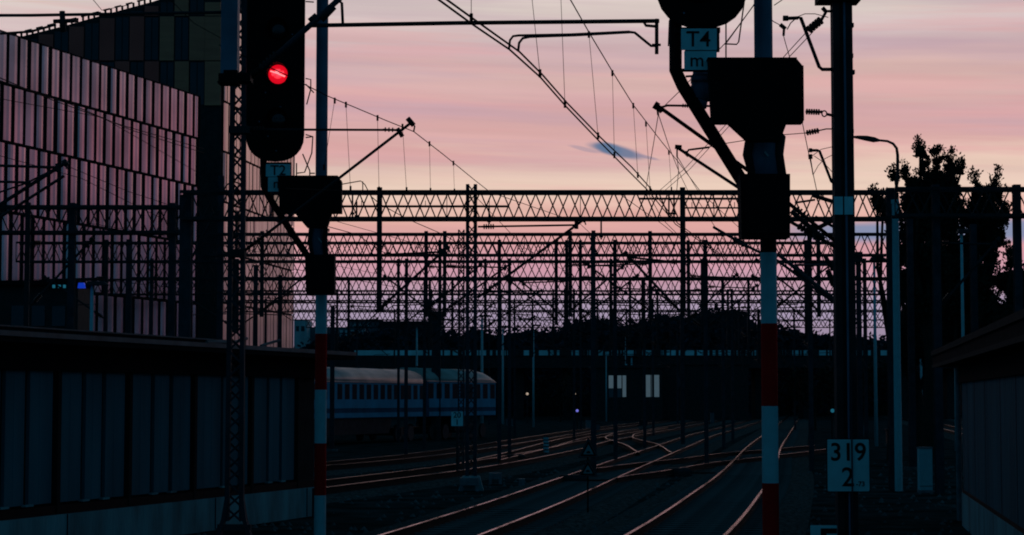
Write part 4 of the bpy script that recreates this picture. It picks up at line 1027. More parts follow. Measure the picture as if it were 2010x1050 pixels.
def tower():
    Yf = 125.0
    root = thing('office_tower', 'dark chequered tower with slanting roofline behind the pink facade', 'building', (X(433, Yf), Yf, 0), 'buildings behind the shed')
    outline = [(433, 900), (433, -35), (400, -30), (300, 3), (215, 26), (125, 51), (40, 72), (-60, 92), (-60, 900)]
    pts = [P(a, min(b, 785), Yf) if b < 800 else Vector((P(a, 785, Yf).x, Yf, 0)) for a, b in outline]
    d = Vector((.127 * 19, 19, 0))
    n = len(pts); mb = MB(); mb.add(pts + [p + d for p in pts], [tuple(range(n)), tuple(range(2 * n - 1, n - 1, -1))] + [(i, i + n, (i + 1) % n + n, (i + 1) % n) for i in range(n)])
    mb.build('wall', M['tdark'], root)
    # chequer of panels and windows on the front
    def topy(px):
        for (a, b), (c, e) in zip(outline[1:7], outline[2:8]):
            if c <= px <= a: return b + (e - b) * (a - px) / (a - c)
        return 0
    rows = [(-58, 32), (32, 120), (120, 208), (208, 296), (296, 384), (384, 472), (472, 560), (560, 660)]
    cols = [(402, 434), (372, 402), (343, 371), (314, 342), (284, 312), (255, 283), (226, 254), (196, 225), (166, 195), (136, 165), (106, 135), (76, 105), (46, 75)]
    for r, (ya, yb) in enumerate(rows):
        for c, (xa, xb) in enumerate(cols):
            t_ = max(topy(xa), topy(xb)) + 4
            y0 = max(ya, t_); 
            if yb - y0 < 8: continue
            if r > 2: continue
            isw = (c % 2 == (1 if r % 2 == 0 else 0)) if c > 0 else False
            if c == 0: isw = False
            if isw and r % 2 == 1 and c == 2: pass
            a = P(xa, y0, Yf); b = P(xb, yb, Yf)
            if isw:
                mb = MB(); mb.box((a.x + .06, Yf - .05, b.z + .08), (b.x - .06, Yf - .03, a.z - .08)); f = mb.build('window', M['glass'], root)
                mb = MB()
                for u in (.5,): mb.box((a.x + (b.x - a.x) * u - .03, Yf - .07, b.z + .08), (a.x + (b.x - a.x) * u + .03, Yf - .051, a.z - .08))
                mb.build('mullion', M['tdark'], f)
            else:
                mb = MB(); mb.box((a.x + .02, Yf - .12, b.z + .03), (b.x - .02, Yf - .02, a.z - .03)); mb.build('facade_panel', M['tgreen'] if c < 4 else M['tbrown'], root)
    # roof rail
    mb = MB()
    for i in range(26):
        px = 20 + i * 11; y = topy(px); mb.obox(P(px, y, Yf), P(px, y - 8, Yf), .12, .12)
        if i % 2: mb.obox(P(px - 4, y - 8, Yf), P(px + 9, y - 11, Yf), .1, .1)
    mb.build('roof_rail', M['steel'], root)
    # fine ribbed side
    t = Vector((.127, 1, 0)).normalized(); nn = Vector((t.y, -t.x, 0)); o0 = Vector((X(433, Yf), Yf, 0))
    def q(s, o, z): return o0 + t * s + nn * o + Vector((0, 0, z))
    zt = P(433, -35, Yf).z
    rows = []; z = 27.6
    while z > 5: rows.append((z - 3.15, z)); z -= 3.2
    ribbed(root, q, 0.25, 19.1, rows, .93, M['facade2'], M['fin'], .06)
    mb = MB(); mb.add([q(6.2, .2, 25.2), q(10, .2, 25.2), q(10, .26, 25.2), q(6.2, .26, 25.2), q(6.2, .2, 26.7), q(10, .2, 26.7), q(10, .26, 26.7), q(6.2, .26, 26.7)],
                      [(0, 1, 2, 3), (4, 5, 6, 7), (0, 1, 5, 4), (1, 2, 6, 5), (2, 3, 7, 6), (3, 0, 4, 7)]); mb.build('sign_board', M['plate'], root)
    for s, z in ((7.4, 21.0), (12.5, 15.0), (3.4, 12.0)):
        mb = MB(); mb.add([q(s, .17, z), q(s + 1.3, .17, z), q(s + 1.3, .2, z), q(s, .2, z), q(s, .17, z + 2.6), q(s + 1.3, .17, z + 2.6), q(s + 1.3, .2, z + 2.6), q(s, .2, z + 2.6)],
                          [(0, 1, 2, 3), (4, 5, 6, 7), (0, 1, 5, 4), (1, 2, 6, 5), (2, 3, 7, 6), (3, 0, 4, 7)]); mb.build('window', M['glass'], root)
tower()

# low dark depot behind the left shed with small lights
r = thing('depot_building', 'low dark depot under the left end of the pink facade', 'building', (X(40, 78), 78, 0), 'buildings behind the shed')
mb = MB(); mb.box((X(-200, 78), 78, 0), (X(150, 78), 80.5, Z(560, 78))); mb.build('wall', M['tdark'], r)
mb = MB(); mb.box((X(-200, 78), 77.7, Z(560, 78)), (X(153, 78), 80.8, Z(551, 78))); mb.build('roof', M['roofblk'], r)
mb = MB()
for px in (20, 60, 100): mb.box((X(px, 78), 77.95, Z(640, 78)), (X(px + 26, 78), 77.99, Z(600, 78)))
mb.build('window', M['glass'], r)
mb = MB()
for px in (100, 111, 121): mb.box((X(px, 77.6), 77.55, Z(565, 77.6)), (X(px + 4, 77.6), 77.69, Z(559, 77.6)))
mb.build('lamp', M['cyanlamp'], r)

# ------------------------------------------------------------------ lamp posts and small poles
def post_lamp(px, yt, yb, Y, rr, label, grp='pale posts across the yard', m='white', head=True):
    x = X(px, Y, (yt + yb) / 2); zt = Z(yt, Y); r = thing('lamp_post', label, 'lamp post', (x, Y, 0), grp)
    mb = MB(); mb.tube([(x, Y, 0), (x, Y, zt)], rr, 10, r2=rr * .6); mb.build('pole', M[m], r, smooth=True)
    if head:
        mb = MB(); s = rr * 2.2
        mb.loft([[(x - s, Y - s, zt), (x + s * 3, Y - s, zt), (x + s * 3, Y + s, zt), (x - s, Y + s, zt)], [(x - s * .6, Y - s * .6, zt + .14), (x + s * 2, Y - s * .6, zt + .14), (x + s * 2, Y + s * .6, zt + .14), (x - s * .6, Y + s * .6, zt + .14)]])
        mb.build('lamp_head', M['steel'], r)
    return r
for a in [(818, 642, 860, 119, .085, 'pale post in front of the first coach'), (946, 622, 850, 138, .12, 'pale post in front of the second coach'),
          (987, 642, 830, 190, .12, 'thin pale post just right of the coach end'), (1047, 640, 838, 169, .10, 'thin pale post right of the coaches, with nothing beside it'),
          (1190, 690, 815, 215, .08, 'thin post left of the first pale window under the bridge'), (1229, 660, 812, 225, .16, 'post crossing the first pale window under the bridge'),
          (1240, 700, 812, 235, .16, 'post just right of the first pale window under the bridge'),
          (1435, 725, 800, 240, .14, 'leftmost of three short posts left of the right signal'), (1450, 728, 800, 236, .14, 'middle of three short posts left of the right signal'),
          (1461, 722, 798, 245, .16, 'rightmost of three short posts left of the right signal'),
          (1718, 510, 875, 99, .10, 'tall pale pole between the thick mast and the street lamp'), (1808, 600, 850, 138, .10, 'thin pale post right of the street lamp'),
          (1889, 458, 700, 60, .065, 'pale lamp pole rising above the right shed roof'), (180, 560, 655, 68, .09, 'short pale pole carrying the blue light above the left shed'),
          (1877, 705, 860, 90, .10, 'pale pole beside the end of the right shed')]:
    o = post_lamp(*a)
    if a[0] == 180:
        x = X(157, 67.8); z = Z(561, 67.8)
        mb = MB(); mb.obox((X(180, 68), 68, Z(563, 68)), (x, 67.9, z), .05, .05); mb.build('arm', M['steel'], o)
        mb = MB(); mb.loft([[(x - .12, 67.7, z - .08), (x + .12, 67.7, z - .08), (x + .12, 67.9, z - .08), (x - .12, 67.9, z - .08)], [(x - .09, 67.7, z + .1), (x + .09, 67.7, z + .1), (x + .09, 67.9, z + .1), (x - .09, 67.9, z + .1)]]); mb.build('blue_lamp', M['bluelamp'], o)
Ys = 50.5; xs = X(1763.5, Ys, 900)
sl = thing('street_lamp', 'tall white street lamp with curved arm reaching left, right of the thick mast', 'lamp', (xs, Ys, 0))
mb = MB(); mb.tube([(xs, Ys, 0), (xs, Ys, Z(400, Ys))], .10, 14, r2=.085); mb.tube([(xs, Ys, Z(400, Ys)), (xs, Ys, Z(392, Ys))], .105, 14); mb.build('pole', M['white'], sl, smooth=False)
mb = MB(); mb.tube([(xs, Ys, Z(400, Ys)), P(1762, 340, Ys), P(1762, 305, Ys), P(1760, 291, Ys), P(1753, 282, Ys), P(1742, 277, Ys), P(1722, 275, Ys)], .045, 8, r2=.03); mb.build('arm', M['steel'], sl, smooth=True)
mb = MB(); rings = []
for px, py, h, w_ in ((1726, 275, .035, .05), (1716, 273, .07, .12), (1700, 270, .06, .16), (1685, 268.5, .04, .12), (1672, 268, .02, .06)):
    c = P(px, py, Ys); rings.append([(c.x, c.y - w_, c.z - h), (c.x, c.y + w_, c.z - h), (c.x, c.y + w_ * .7, c.z + h * .6), (c.x, c.y - w_ * .7, c.z + h * .6)])
mb.loft(rings); mb.build('lamp_head', M['steel'], sl)

# triangle signs (Y=40)
Yt = 40.0
for (cx, yt, yb, hw, lb) in ((1155, 859, 898, 20, 'upper of two triangular track signs on the thin dark post'), (1154, 901, 935, 19, 'lower of two triangular track signs on the thin dark post')):
    a, b, c = P(cx, yt, Yt), P(cx - hw, yb, Yt), P(cx + hw, yb, Yt)
    r = thing('triangle_sign', lb, 'sign', (a.x, Yt, b.z), 'triangular track signs')
    mb = MB(); mb.prism([(a.x, a.z), (b.x, b.z), (c.x, c.z)], Yt, Yt + .015); mb.build('plate', M['black'], r)
    ce = (a + b + c) / 3
    def sh(v, s): return ((v.x - ce.x) * s + ce.x, (v.z - ce.z) * s + ce.z)
    mb = MB(); mb.prism([sh(a, .92), sh(b, .92), sh(c, .92)], Yt - .003, Yt - .001); mb.build('border', M['farwall'], r)
    mb = MB(); mb.prism([sh(a, .80), sh(b, .80), sh(c, .80)], Yt - .006, Yt - .004); mb.build('field', M['black'], r)
    mb = MB(); mb.prism([sh(a, .50), sh(b, .52), sh(c, .52)], Yt - .009, Yt - .007); mb.build('inner_triangle', M['trigrey'], r)
    mb = MB(); mb.prism([(ce.x - .035, b.z + .085), (ce.x + .035, b.z + .085), (ce.x + .045, b.z + .115), (ce.x, b.z + .135), (ce.x - .045, b.z + .115)], Yt - .012, Yt - .010); mb.build('symbol', M['ink'], r)
xq = X(1154, Yt, 950); mb = MB(); mb.tube([(xq, Yt + .05, 0), (xq, Yt + .05, Z(862, Yt))], .018, 8)
tag(mb.build('sign_post', M['black']), 'thin dark post carrying the two triangular signs', 'post')

# striped marker, small km sign, cabinets
p = G(1072, 893); r = thing('striped_marker', 'small white marker with dark bands beside the middle track', 'marker', p)
for k in range(5):
    a = Z(888 - k * 6.4, p.y); b = Z(888 - (k + 1) * 6.4, p.y)
    mb = MB(); mb.tube([(p.x, p.y, a), (p.x, p.y, a + (b - a) * .62)], .12, 12); mb.build('white_band', M['white'], r)
    mb = MB(); mb.tube([(p.x, p.y, a + (b - a) * .62), (p.x, p.y, b)], .115, 12); mb.build('dark_band', M['steel'], r)
mb = MB(); mb.tube([(p.x, p.y, 0), (p.x, p.y, Z(888, p.y))], .04, 8); mb.build('stake', M['steel'], r)
Yk = 62.0; x0, x1 = X(886, Yk, 820), X(909, Yk, 820); r = thing('kilometre_sign', 'small pale sign reading 20 over 1 below the second coach', 'sign', ((x0 + x1) / 2, Yk, 0), 'kilometre signs')
mb = MB(); mb.prism(rrect(x0, x1, Z(836, Yk), Z(808, Yk), .01), Yk - .15, Yk - .14); mb.build('plate', M['plate'], r)
text('20', .24, ((x0 + x1) / 2, Z(815, Yk)), M['ink'], r, Yk - .155); text('1', .24, ((x0 + x1) / 2, Z(829, Yk)), M['ink'], r, Yk - .155)
mb = MB(); mb.box(((x0 + x1) / 2 - .03, Yk - .138, 0), ((x0 + x1) / 2 + .03, Yk - .1, Z(812, Yk))); mb.build('post', M['steel'], r)
p = G(1815, 967); r = thing('electric_cabinet', 'slim white cabinet standing right of the street lamp foot', 'cabinet', p)
x0, x1 = X(1803, p.y, 920), X(1828, p.y, 920); zt = Z(880, p.y)
mb = MB(); mb.prism(rrect(x0, x1, .05, zt, .02), p.y - .14, p.y + .14); bd = mb.build('body', M['white'], r)
mb = MB(); mb.box((x0 - .015, p.y - .16, zt), (x1 + .015, p.y + .16, zt + .035)); mb.build('cap', M['galv'], r)
mb = MB(); mb.box((x0 - .01, p.y - .155, 0), (x1 + .01, p.y + .155, .07)); mb.build('base', M['galv'], r)
mb = MB(); mb.box((x0 + .0, p.y - .146, .16), (x1 - .0, p.y - .141, .175)); mb.build('seam', M['steel'], bd)
for (a, b, c, d, lb) in ((960, 928, 985, 950, 'small pale trackside box right of the lattice mast foot'), (903, 938, 940, 964, 'pale low box cover around the lattice mast foot'), (826, 841, 844, 858, 'small greenish box below the first coach'), (1018, 940, 1030, 953, 'tiny pale concrete block right of the trackside box')):
    p = G((a + c) / 2, d); x0, x1 = X(a, p.y), X(c, p.y); zt = Z(b, p.y)
    r = thing('trackside_box', lb, 'box', p, 'trackside boxes')
    mb = MB(); mb.box((x0, p.y - .12, zt * .45), (x1, p.y + .2, zt)); mb.build('body', M['farwall'] if a == 826 else M['galv'], r)
    mb = MB(); mb.box((x0, p.y - .1, 0), (x0 + .08, p.y + .1, zt * .45)); mb.box((x1 - .08, p.y - .1, 0), (x1, p.y + .1, zt * .45)); mb.build('legs', M['galv'], r)
for (px, py, w, h, Y, m_, lb) in ((1155, 803, 10, 18, 150, 'galv', 'pale equipment cabinet left of the pale windows under the bridge'), (1173, 808, 9, 14, 140, 'farwall', 'second, lower equipment cabinet left of the pale windows'),
                                 (1000, 812, 14, 12, 175, 'farwall', 'small cabinet in the gap right of the coaches'), (1398, 812, 7, 20, 190, 'farwall', 'slim cabinet left of the three short posts'),
                                 (1262, 812, 16, 10, 170, 'steel', 'low dark cabinet below the second pale window'), (1692, 822, 12, 16, 130, 'farwall', 'small cabinet between the thick mast and the pale pole'),
                                 (1745, 860, 9, 26, 100, 'steel', 'dark narrow cabinet left of the street lamp'), (1340, 806, 5, 16, 210, 'galv', 'tiny pale cabinet in the dark right of the pale windows')):
    p = Vector((X(px, Y), Y, 0)); hz = h / F * Y; wz = w / F * Y; r = thing('relay_cabinet', lb, 'cabinet', p, 'small cabinets in the yard')
    mb = MB(); mb.prism(rrect(p.x - wz / 2, p.x + wz / 2, .12, .12 + hz, .02), Y, Y + .4); mb.build('body', M[m_], r)
    mb = MB(); mb.box((p.x - wz / 2 - .05, Y - .05, .12 + hz), (p.x + wz / 2 + .05, Y + .45, .18 + hz)); mb.build('roof', M['steel'], r)
    mb = MB(); mb.box((p.x - wz / 2 - .04, Y - .04, 0), (p.x + wz / 2 + .04, Y + .44, .12)); mb.build('base', M['sleeper'], r)
# dwarf signals and yard lights (lit)
for (px, py, Y, s, m_, lb) in ((1133, 806, 150, .11, 'violamp', 'small dwarf signal showing a violet light in the middle of the yard'), (1035, 773, 200, .14, 'warmlamp', 'small warm light right of the coaches'),
                               (1128, 773, 205, .13, 'warmlamp', 'small pinkish light above the violet dwarf signal'), (1419, 775, 230, .13, 'cyanlamp', 'small cyan light left of three short posts'),
                               (1456, 777, 232, .08, 'bluelamp', 'tiny blue light between the three short posts'), (1634, 806, 90, .09, 'cyanlamp', 'small pale light left of the thick right mast'),
                               (1700, 773, 120, .07, 'warmlamp', 'tiny warm light right of the thick right mast')):
    c = P(px, py, Y); r = thing('yard_light', lb, 'light', (c.x, Y, 0), 'small lights in the yard')
    mb = MB(); mb.tube([(c.x, Y + .1, 0), (c.x, Y + .1, c.z + .2)], .05, 6); mb.build('stem', M['steel'], r)
    mb = MB(); mb.box((c.x - s * 1.7, Y, c.z - s * 1.7), (c.x + s * 1.7, Y + .1, c.z + s * 2)); mb.build('housing', M['black'], r)
    mb = MB(); mb.disc((c.x, Y - .002, c.z), s, .03, 10); mb.build('lens', M[m_], r)

# ------------------------------------------------------------------ coaches
def coach(label, A, B, zr, zb, nwin, end_round, grp='coaches standing on the left tracks'):
    A = Vector((A[0], A[1], 0)); B = Vector((B[0], B[1], 0)); t = (B - A).normalized(); n = Vector((t.y, -t.x, 0)); Lc = (B - A).length
    root = thing('railway_coach', label, 'coach', A + n * -1.4, grp)
    def q(s, o, z): return A + t * s + n * o + Vector((0, 0, z))
    zw = zr - .78
    mb = MB()
    prof = [(0, zb), (0.02, zw), (-2.8, zw), (-2.78, zb)]
    mb.loft([[q(0, o, z) for o, z in prof], [q(Lc, o, z) for o, z in prof]]); body = mb.build('body', M['coachdark'], root)
    mb = MB()
    arc = [(-1.38 + 1.42 * math.cos(a), zw + .78 * math.sin(a)) for a in [PI * k / 10 for k in range(11)]]
    rings = [[q(0, o, z) for o, z in arc], [q(Lc - (1.6 if end_round else 0), o, z) for o, z in arc]]
    if end_round:
        for u, k in ((.8, .90), (.35, .66), (0.02, .25)):
            rings.append([q(Lc - u, o, zw + (z - zw) * k) for o, z in arc])
    mb.loft(rings); rf = mb.build('roof', M['coachroof'], root, smooth=True)
    mb = MB()
    for k in range(int(Lc / 3.2)):
        c = q(2 + k * 3.2, -1.38, zr + .02); mb.tube([c, c + Vector((0, 0, .10))], .22, 8)
    mb.build('roof_vent', M['steel'], rf)
    mb = MB(); mb.obox(q(0, .03, zw), q(Lc, .03, zw), .04, .06); mb.build('gutter', M['coachroof'], body)
    mb = MB(); mb.obox(q(.3, .025, zb + .75), q(Lc - .1, .025, zb + .75), .03, .46); mb.build('stripe', M['coachblue'], body)
    mb = MB(); mb.obox(q(.3, .025, zb + .16), q(Lc - .1, .025, zb + .16), .03, .24); mb.build('stripe', M['coachblue'], body)
    p_ = Lc / nwin
    for k in range(nwin):
        s = (k + .18) * p_; e = (k + .82) * p_
        mb = MB(); mb.add([q(s, .03, zw - 1.0), q(e, .03, zw - 1.0), q(e, .03, zw - .12), q(s, .03, zw - .12), q(s, .012, zw - 1.0), q(e, .012, zw - 1.0), q(e, .012, zw - .12), q(s, .012, zw - .12)],
                          [(0, 1, 2, 3), (4, 5, 6, 7), (0, 1, 5, 4), (1, 2, 6, 5), (2, 3, 7, 6), (3, 0, 4, 7)]); mb.build('window', M['coachwin'], body)
    mb = MB(); mb.obox(q(.3, .012, zw - .56), q(Lc - .1, .012, zw - .56), .02, 1.0); mb.build('window_band', M['coachblue'], body)
    for s in (2.2, Lc - 2.4):
        bg_ = MB(); bg_.box(tuple(q(s, -1.4, 0) + Vector((-1.0, -1.2, .35))), tuple(q(s, -1.4, 0) + Vector((1.0, 1.2, .75)))); b_ = bg_.build('bogie', M['steel'], root)
        for ds in (-.9, .9):
            for o in (-.25, -2.5):
                w_ = MB(); c = q(s + ds, o, .46); w_.tube([c - n * .06, c + n * .06], .44, 16); w_.build('wheel', M['steel'], b_)
    mb = MB(); mb.add([q(4.4, -.2, .5), q(Lc - 4.6, -.2, .5), q(Lc - 4.6, -2.5, .5), q(4.4, -2.5, .5), q(4.2, -.1, zb), q(Lc - 4.4, -.1, zb), q(Lc - 4.4, -2.6, zb), q(4.2, -2.6, zb)],
                      [(0, 1, 2, 3), (4, 5, 6, 7), (0, 1, 5, 4), (1, 2, 6, 5), (2, 3, 7, 6), (3, 0, 4, 7)]); mb.build('underframe', M['steel'], root)
a1 = (X(655, 101), 101.0); b1 = (X(833, 112.5), 112.5); t_ = (Vector(b1) - Vector(a1)).normalized(); a0_ = (a1[0] - t_.x * 9, a1[1] - t_.y * 9)
coach('longer blue coach with grey roof, its left end hidden behind the left signal post', a0_, b1, 4.02, 1.35, 23, False)
coach('shorter blue coach with a rounded roof end, right of the other coach', (X(837, 113.2), 113.2), (X(973, 122.5), 122.5), 4.16, 1.35, 9, True)

# ------------------------------------------------------------------ bridge, far buildings, wood
Yb = 235.0; zt = Z(687.5, Yb); zb = Z(697.5, Yb)
br = thing('road_bridge', 'long low bridge across the whole background with a pale parapet', 'bridge', (X(1200, Yb), Yb, 0))
mb = MB(); mb.box((X(695, Yb), Yb, zb), (X(1900, Yb), Yb + .4, zt)); mb.build('parapet', M['parapet'], br)
mb = MB(); mb.box((X(600, Yb), Yb + .1, zb - 1.5), (X(1960, Yb), Yb + 9, zb)); mb.build('deck', M['tdark'], br)
for px in range(640, 1950, 95):
    mb = MB(); x = X(px, Yb); mb.box((x - .5, Yb + 2, 0), (x + .5, Yb + 6, zb - 1.5)); mb.build('pier', M['tdark'], br)
mb = MB()
rr = random.Random(5)
for px in range(850, 1880, 6):
    if px == 850: mb.box((X(850, Yb), Yb - .04, zt + .05), (X(1880, Yb), Yb - .02, zt + .12))
    if rr.random() < .6: x = X(px, Yb); w_ = rr.uniform(.06, .24); mb.box((x - w_, Yb - .06, zb - .1), (x + w_, Yb - .02, zt + rr.uniform(.08, .2)))
mb.build('railing_mesh', M['tdark'], br)
# buildings under / behind the bridge
def far_building(px0, px1, yt, Y, m, label, wins, dep=8, roof=True, base=0):
    r = thing('distant_building', label, 'building', (X((px0 + px1) / 2, Y), Y, 0), 'distant buildings')
    mb = MB(); mb.box((X(px0, Y), Y, base), (X(px1, Y), Y + dep, Z(yt, Y))); mb.build('wall', M[m], r)
    if roof:
        mb = MB(); mb.box((X(px0, Y) - .2, Y - .2, Z(yt, Y)), (X(px1, Y) + .2, Y + dep + .2, Z(yt, Y) + .3)); mb.build('roof', M['tdark'], r)
    for (a, b, c, d, wm_) in wins:
        mb = MB(); mb.box((X(a, Y), Y - .06, Z(d, Y)), (X(c, Y), Y - .01, Z(b, Y))); mb.build('window', M[wm_], r)
far_building(1165, 1300, 722, 222, 'tdark', 'dark building with pale panels under the bridge', [(1195, 737, 1211, 762, 'paleglow'), (1212, 737, 1220, 762, 'paleglow'), (1222, 737, 1229, 779, 'paleglow'), (1195, 763, 1220, 780, 'farwall'),
             (1263, 736, 1277, 779, 'paleglow'), (1279, 736, 1294, 779, 'paleglow')])
far_building(1300, 1470, 716, 226, 'tdark', 'long black building under the bridge right of the pale windows', [(1330, 740, 1345, 760, 'glass')])
far_building(576, 602, 628, 330, 'farpale', 'small pale blue block left of the left signal post', [(580, 640, 586, 650, 'glass'), (590, 640, 597, 650, 'glass')], roof=False)
far_building(602, 716, 642, 335, 'farwall', 'hazy block of flats just right of the left signal post', [(a, b, a + 6, b + 5, 'farpale') for a in range(666, 712, 11) for b in (648, 656)], roof=False)
far_building(684, 745, 630, 350, 'farwall', 'taller hazy block behind the flats beside the left signal', [(a, b, a + 5, b + 4, 'farpale') for a in (692, 704, 718) for b in (636, 648)])
far_building(745, 850, 634, 300, 'tdark', 'dark flat roofed hall above the coaches', [(764, 641, 776, 646, 'farwall')])
far_building(846, 865, 617, 290, 'tdark', 'narrow dark block between the hall and the lattice mast', [])

def leaves(mb, c, rad, n, s, rn, flat=1.0, up=0.0):
    for _ in range(n):
        while True:
            d = Vector((rn.uniform(-1, 1), rn.uniform(-1, 1), rn.uniform(-1, 1)))
            if .15 < d.length < 1: break
        d = d * (0.55 + .45 * rn.random()) if rn.random() < .5 else d.normalized() * rn.uniform(.8, 1.08)
        p = c + Vector((d.x * rad[0], d.y * rad[1], d.z * rad[2]))
        a = Vector((rn.uniform(-1, 1), rn.uniform(-1, 1), rn.uniform(-1, 1) + up)).normalized(); b = a.cross(Vector((rn.uniform(-1, 1), rn.uniform(-1, 1), rn.uniform(-1, 1)))).normalized()
        l = s * rn.uniform(.6, 1.3)
        mb.add([p, p + a * l * .5 + b * l * .28, p + a * l, p + a * l * .5 - b * l * .28], [(0, 1, 2, 3)])
# distant wood
rn = random.Random(21)
prof = [(600, 668), (645, 655), (700, 650), (745, 640), (800, 632), (850, 640), (890, 655), (930, 640), (980, 650), (1040, 640), (1090, 645), (1130, 622), (1190, 620), (1215, 632), (1260, 624), (1300, 612), (1340, 616), (1380, 606), (1430, 603), (1465, 612), (1490, 630), (1540, 640), (1600, 648), (1680, 655), (1750, 660), (1850, 650), (2060, 640)]
mb = MB()
for i in range(len(prof) - 1):
    (xa, ya), (xb, yb) = prof[i], prof[i + 1]; n = max(2, int((xb - xa) / 12))
    for k in range(n):
        u = (k + rn.random() * .6) / n; px = xa + (xb - xa) * u; py = ya + (yb - ya) * u + rn.uniform(-3, 5); Y = rn.uniform(262, 300)
        top = P(px, py, Y); R = rn.uniform(1.1, 1.9)
        leaves(mb, Vector((top.x, Y, top.z - R)), (R * 1.2, R, R), 60, .7, rn)
        z = top.z - R * 1.6
        while z > 1.5:
            leaves(mb, Vector((top.x + rn.uniform(-.8, .8), Y - rn.uniform(-1, 3), z)), (R * 1.5, R * 1.4, R * 1.3), 42, 1.2, rn); z -= R * 1.3
ob = mb.build('distant_wood', M['leafhaze']); tag(ob, 'dark wooded ridge far behind the gantries', 'wood', None, 'stuff')
# ridge of land behind so that the wood is opaque at its foot
mb = MB(); top = []; bot = []; back = []
for px, py in prof:
    top.append(P(px, py + 9, 305)); bot.append(Vector((P(px, 785, 290).x, 290, -.02))); back.append(Vector((P(px, 785, 420).x, 420, -.02)))
n = len(prof); mb.add(bot + top + back, [(i, i + 1, n + i + 1, n + i) for i in range(n - 1)] + [(n + i, n + i + 1, 2 * n + i + 1, 2 * n + i) for i in range(n - 1)])
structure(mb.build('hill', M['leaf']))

def tree(label, base, lobes, seed, n=1300, s=.14, m='leaf', grp='trees on the right'):
    rn = random.Random(seed); bx_, Yt_ = base; x = X(bx_, Yt_)
    r = thing('tree', label, 'tree', (x, Yt_, 0), grp)
    tr = MB(); cr = MB()
    allp = [P(a, b, Yt_) for a, b, *_ in lobes]; top = max(p.z for p in allp)
    tr.tube([(x, Yt_, 0), (x + .1, Yt_, top * .35), (x, Yt_, top * .6)], .26, 10, r2=.12)
    for (px, py, rx, rz, *dn) in lobes:
        c = P(px, py, Yt_ + rn.uniform(-1.2, 1.2)); Rx = rx / F * Yt_; Rz = rz / F * Yt_
        h = top * rn.uniform(.25, .5); mid = Vector(((c.x + x) / 2 + rn.uniform(-.3, .3), (c.y + Yt_) / 2, (h + c.z) / 2))
        tr.tube([(x, Yt_, h), mid, c, c + Vector((0, 0, Rz * .7))], .09, 6, r2=.02)
        k = dn[0] if dn else 1.0
        # clumps inside each lobe leave gaps between them
        nc = max(5, int(rx * rz / 42 * k))
        cr_ = min(.27, Rx * .42, Rz * .42)
        for _ in range(nc):
            d = Vector((rn.gauss(0, .46), rn.gauss(0, .46), rn.gauss(0, .46)))
            if d.length > .98: d = d.normalized() * .98
            cc = c + Vector((d.x * Rx, d.y * min(Rx, 1.6), d.z * Rz)); leaves(cr, cc, (cr_, cr_, cr_ * 1.4), 66, s, rn, up=.9)
        if rx >= 14: leaves(cr, c, (Rx * .72, min(Rx, 1.0) * .7, Rz * .72), int(rx * rz / 3.2), s * 2.0, rn, up=.6)
        # upright shoots at the top
        for _ in range(int(3 + rx / 6)):
            bx = c + Vector((rn.uniform(-.8, .8) * Rx, rn.uniform(-.5, .5), Rz * rn.uniform(.3, .8))); ln_ = rn.uniform(.25, .6)
            tip_ = bx + Vector((rn.uniform(-.2, .2), 0, ln_)); tr.tube([bx, tip_], .02, 4, r2=.008)
            for j in range(5): leaves(cr, bx.lerp(tip_, j / 5), (.13, .13, .14), 8, s * .85, rn, up=1.0)
    tr.build('trunk', M['bark'], r); cr.build('crown', M[m], r)
tree('tall spiky tree just right of the street lamp', (1822, 72), [(1811, 320, 9, 32, 1.4), (1806, 300, 6, 10), (1839, 318, 8, 28, 1.5), (1862, 330, 8, 26, 1.4), (1874, 350, 9, 22), (1802, 372, 20, 20), (1835, 362, 28, 26), (1862, 374, 20, 24), (1776, 345, 5, 14, 1.2), (1788, 380, 10, 16), (1886, 338, 5, 14, 1.0),
     (1790, 410, 26, 24), (1830, 415, 40, 34), (1868, 412, 24, 28), (1757, 352, 6, 8, 1.0), (1800, 450, 34, 26), (1850, 460, 42, 34), (1785, 490, 22, 24), (1825, 505, 42, 32), (1870, 505, 30, 30), (1800, 550, 36, 30), (1850, 555, 40, 34), (1825, 600, 45, 34)], 1)
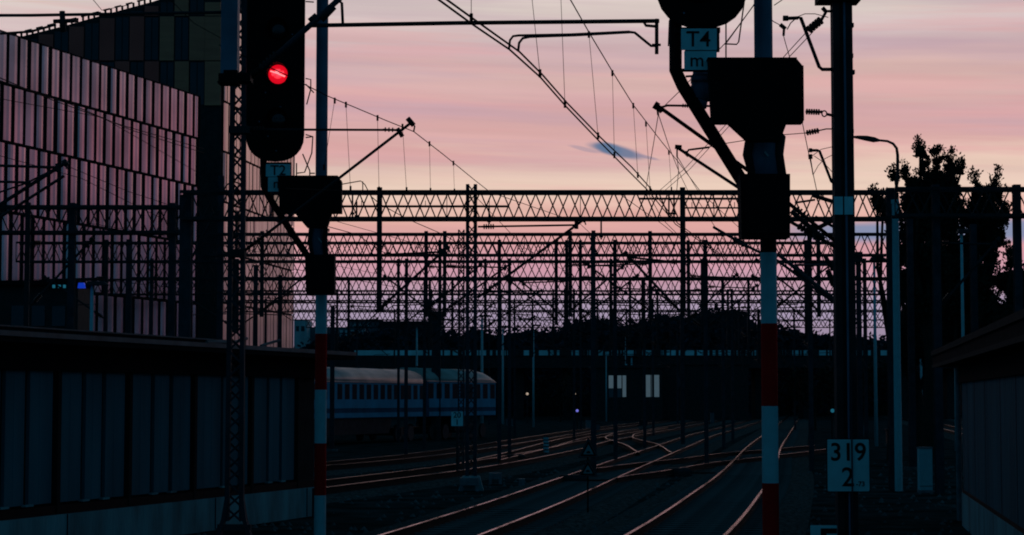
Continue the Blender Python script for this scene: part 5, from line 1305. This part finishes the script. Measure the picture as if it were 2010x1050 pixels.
tree('small branchy tree between the thick mast and street lamp', (1752, 76), [(1722, 398, 12, 12, .8), (1733, 412, 14, 10, .8), (1742, 430, 12, 14), (1757, 448, 12, 14), (1762, 480, 12, 18), (1768, 520, 12, 22), (1746, 425, 6, 8), (1775, 570, 16, 24)], 2, s=.16)
tree('second round spiky tree near the right edge', (1930, 74), [(1918, 372, 8, 20, 1.4), (1952, 368, 7, 22, 1.4), (1932, 400, 27, 22), (1963, 396, 8, 16), (1900, 430, 22, 18), (1940, 435, 36, 26), (1972, 425, 12, 20), (1920, 470, 34, 24), (1955, 470, 22, 20, .9), (1900, 505, 28, 24), (1935, 505, 24, 22, .8)], 4)
tree('dark bushy tree behind the right shed roof', (1900, 64), [(1890, 545, 30, 26), (1920, 555, 34, 28), (1880, 590, 34, 28), (1925, 595, 36, 28), (1945, 630, 40, 30, 1.2), (1890, 635, 38, 30, 1.2), (1965, 560, 18, 20, .5), (1990, 600, 18, 30, .7)], 5)
tree('dark bush filling the gap under the street lamp trees', (1800, 82), [(1790, 620, 30, 30), (1830, 640, 40, 30), (1870, 655, 36, 30), (1780, 660, 26, 30), (1815, 690, 44, 30), (1770, 700, 20, 30)], 6)
tree('dark shrub at the right edge of the picture', (1995, 58), [(1985, 520, 12, 14, .5), (2000, 560, 16, 24, .7), (2010, 610, 20, 30), (1985, 650, 24, 24)], 8)
# low bushes along the far track sides
for i, (px, py, w_, Y, lb) in enumerate([(1700, 720, 60, 140, 'dark bush low between the masts on the right'), (1600, 730, 60, 150, 'dark bush right of the right signal post'),
                                         (1100, 745, 60, 210, 'dark bush under the bridge left of the pale windows')]):
    rn = random.Random(40 + i); mb = MB(); r = thing('bush', lb, 'bush', (X(px, Y), Y, 0), 'dark bushes in the yard')
    for k in range(34):
        c = P(px + rn.uniform(-1, 1) * w_, py + rn.uniform(0, 60), Y + rn.uniform(-1, 1)); leaves(mb, c, (.9, .7, .8), 30, .32, rn)
    mb.build('foliage', M['leaf'], r)
    mb = MB(); mb.tube([(X(px, Y), Y, 0), (X(px, Y), Y, Z(py + 30, Y))], .1, 6, r2=.04); mb.build('stem', M['bark'], r)
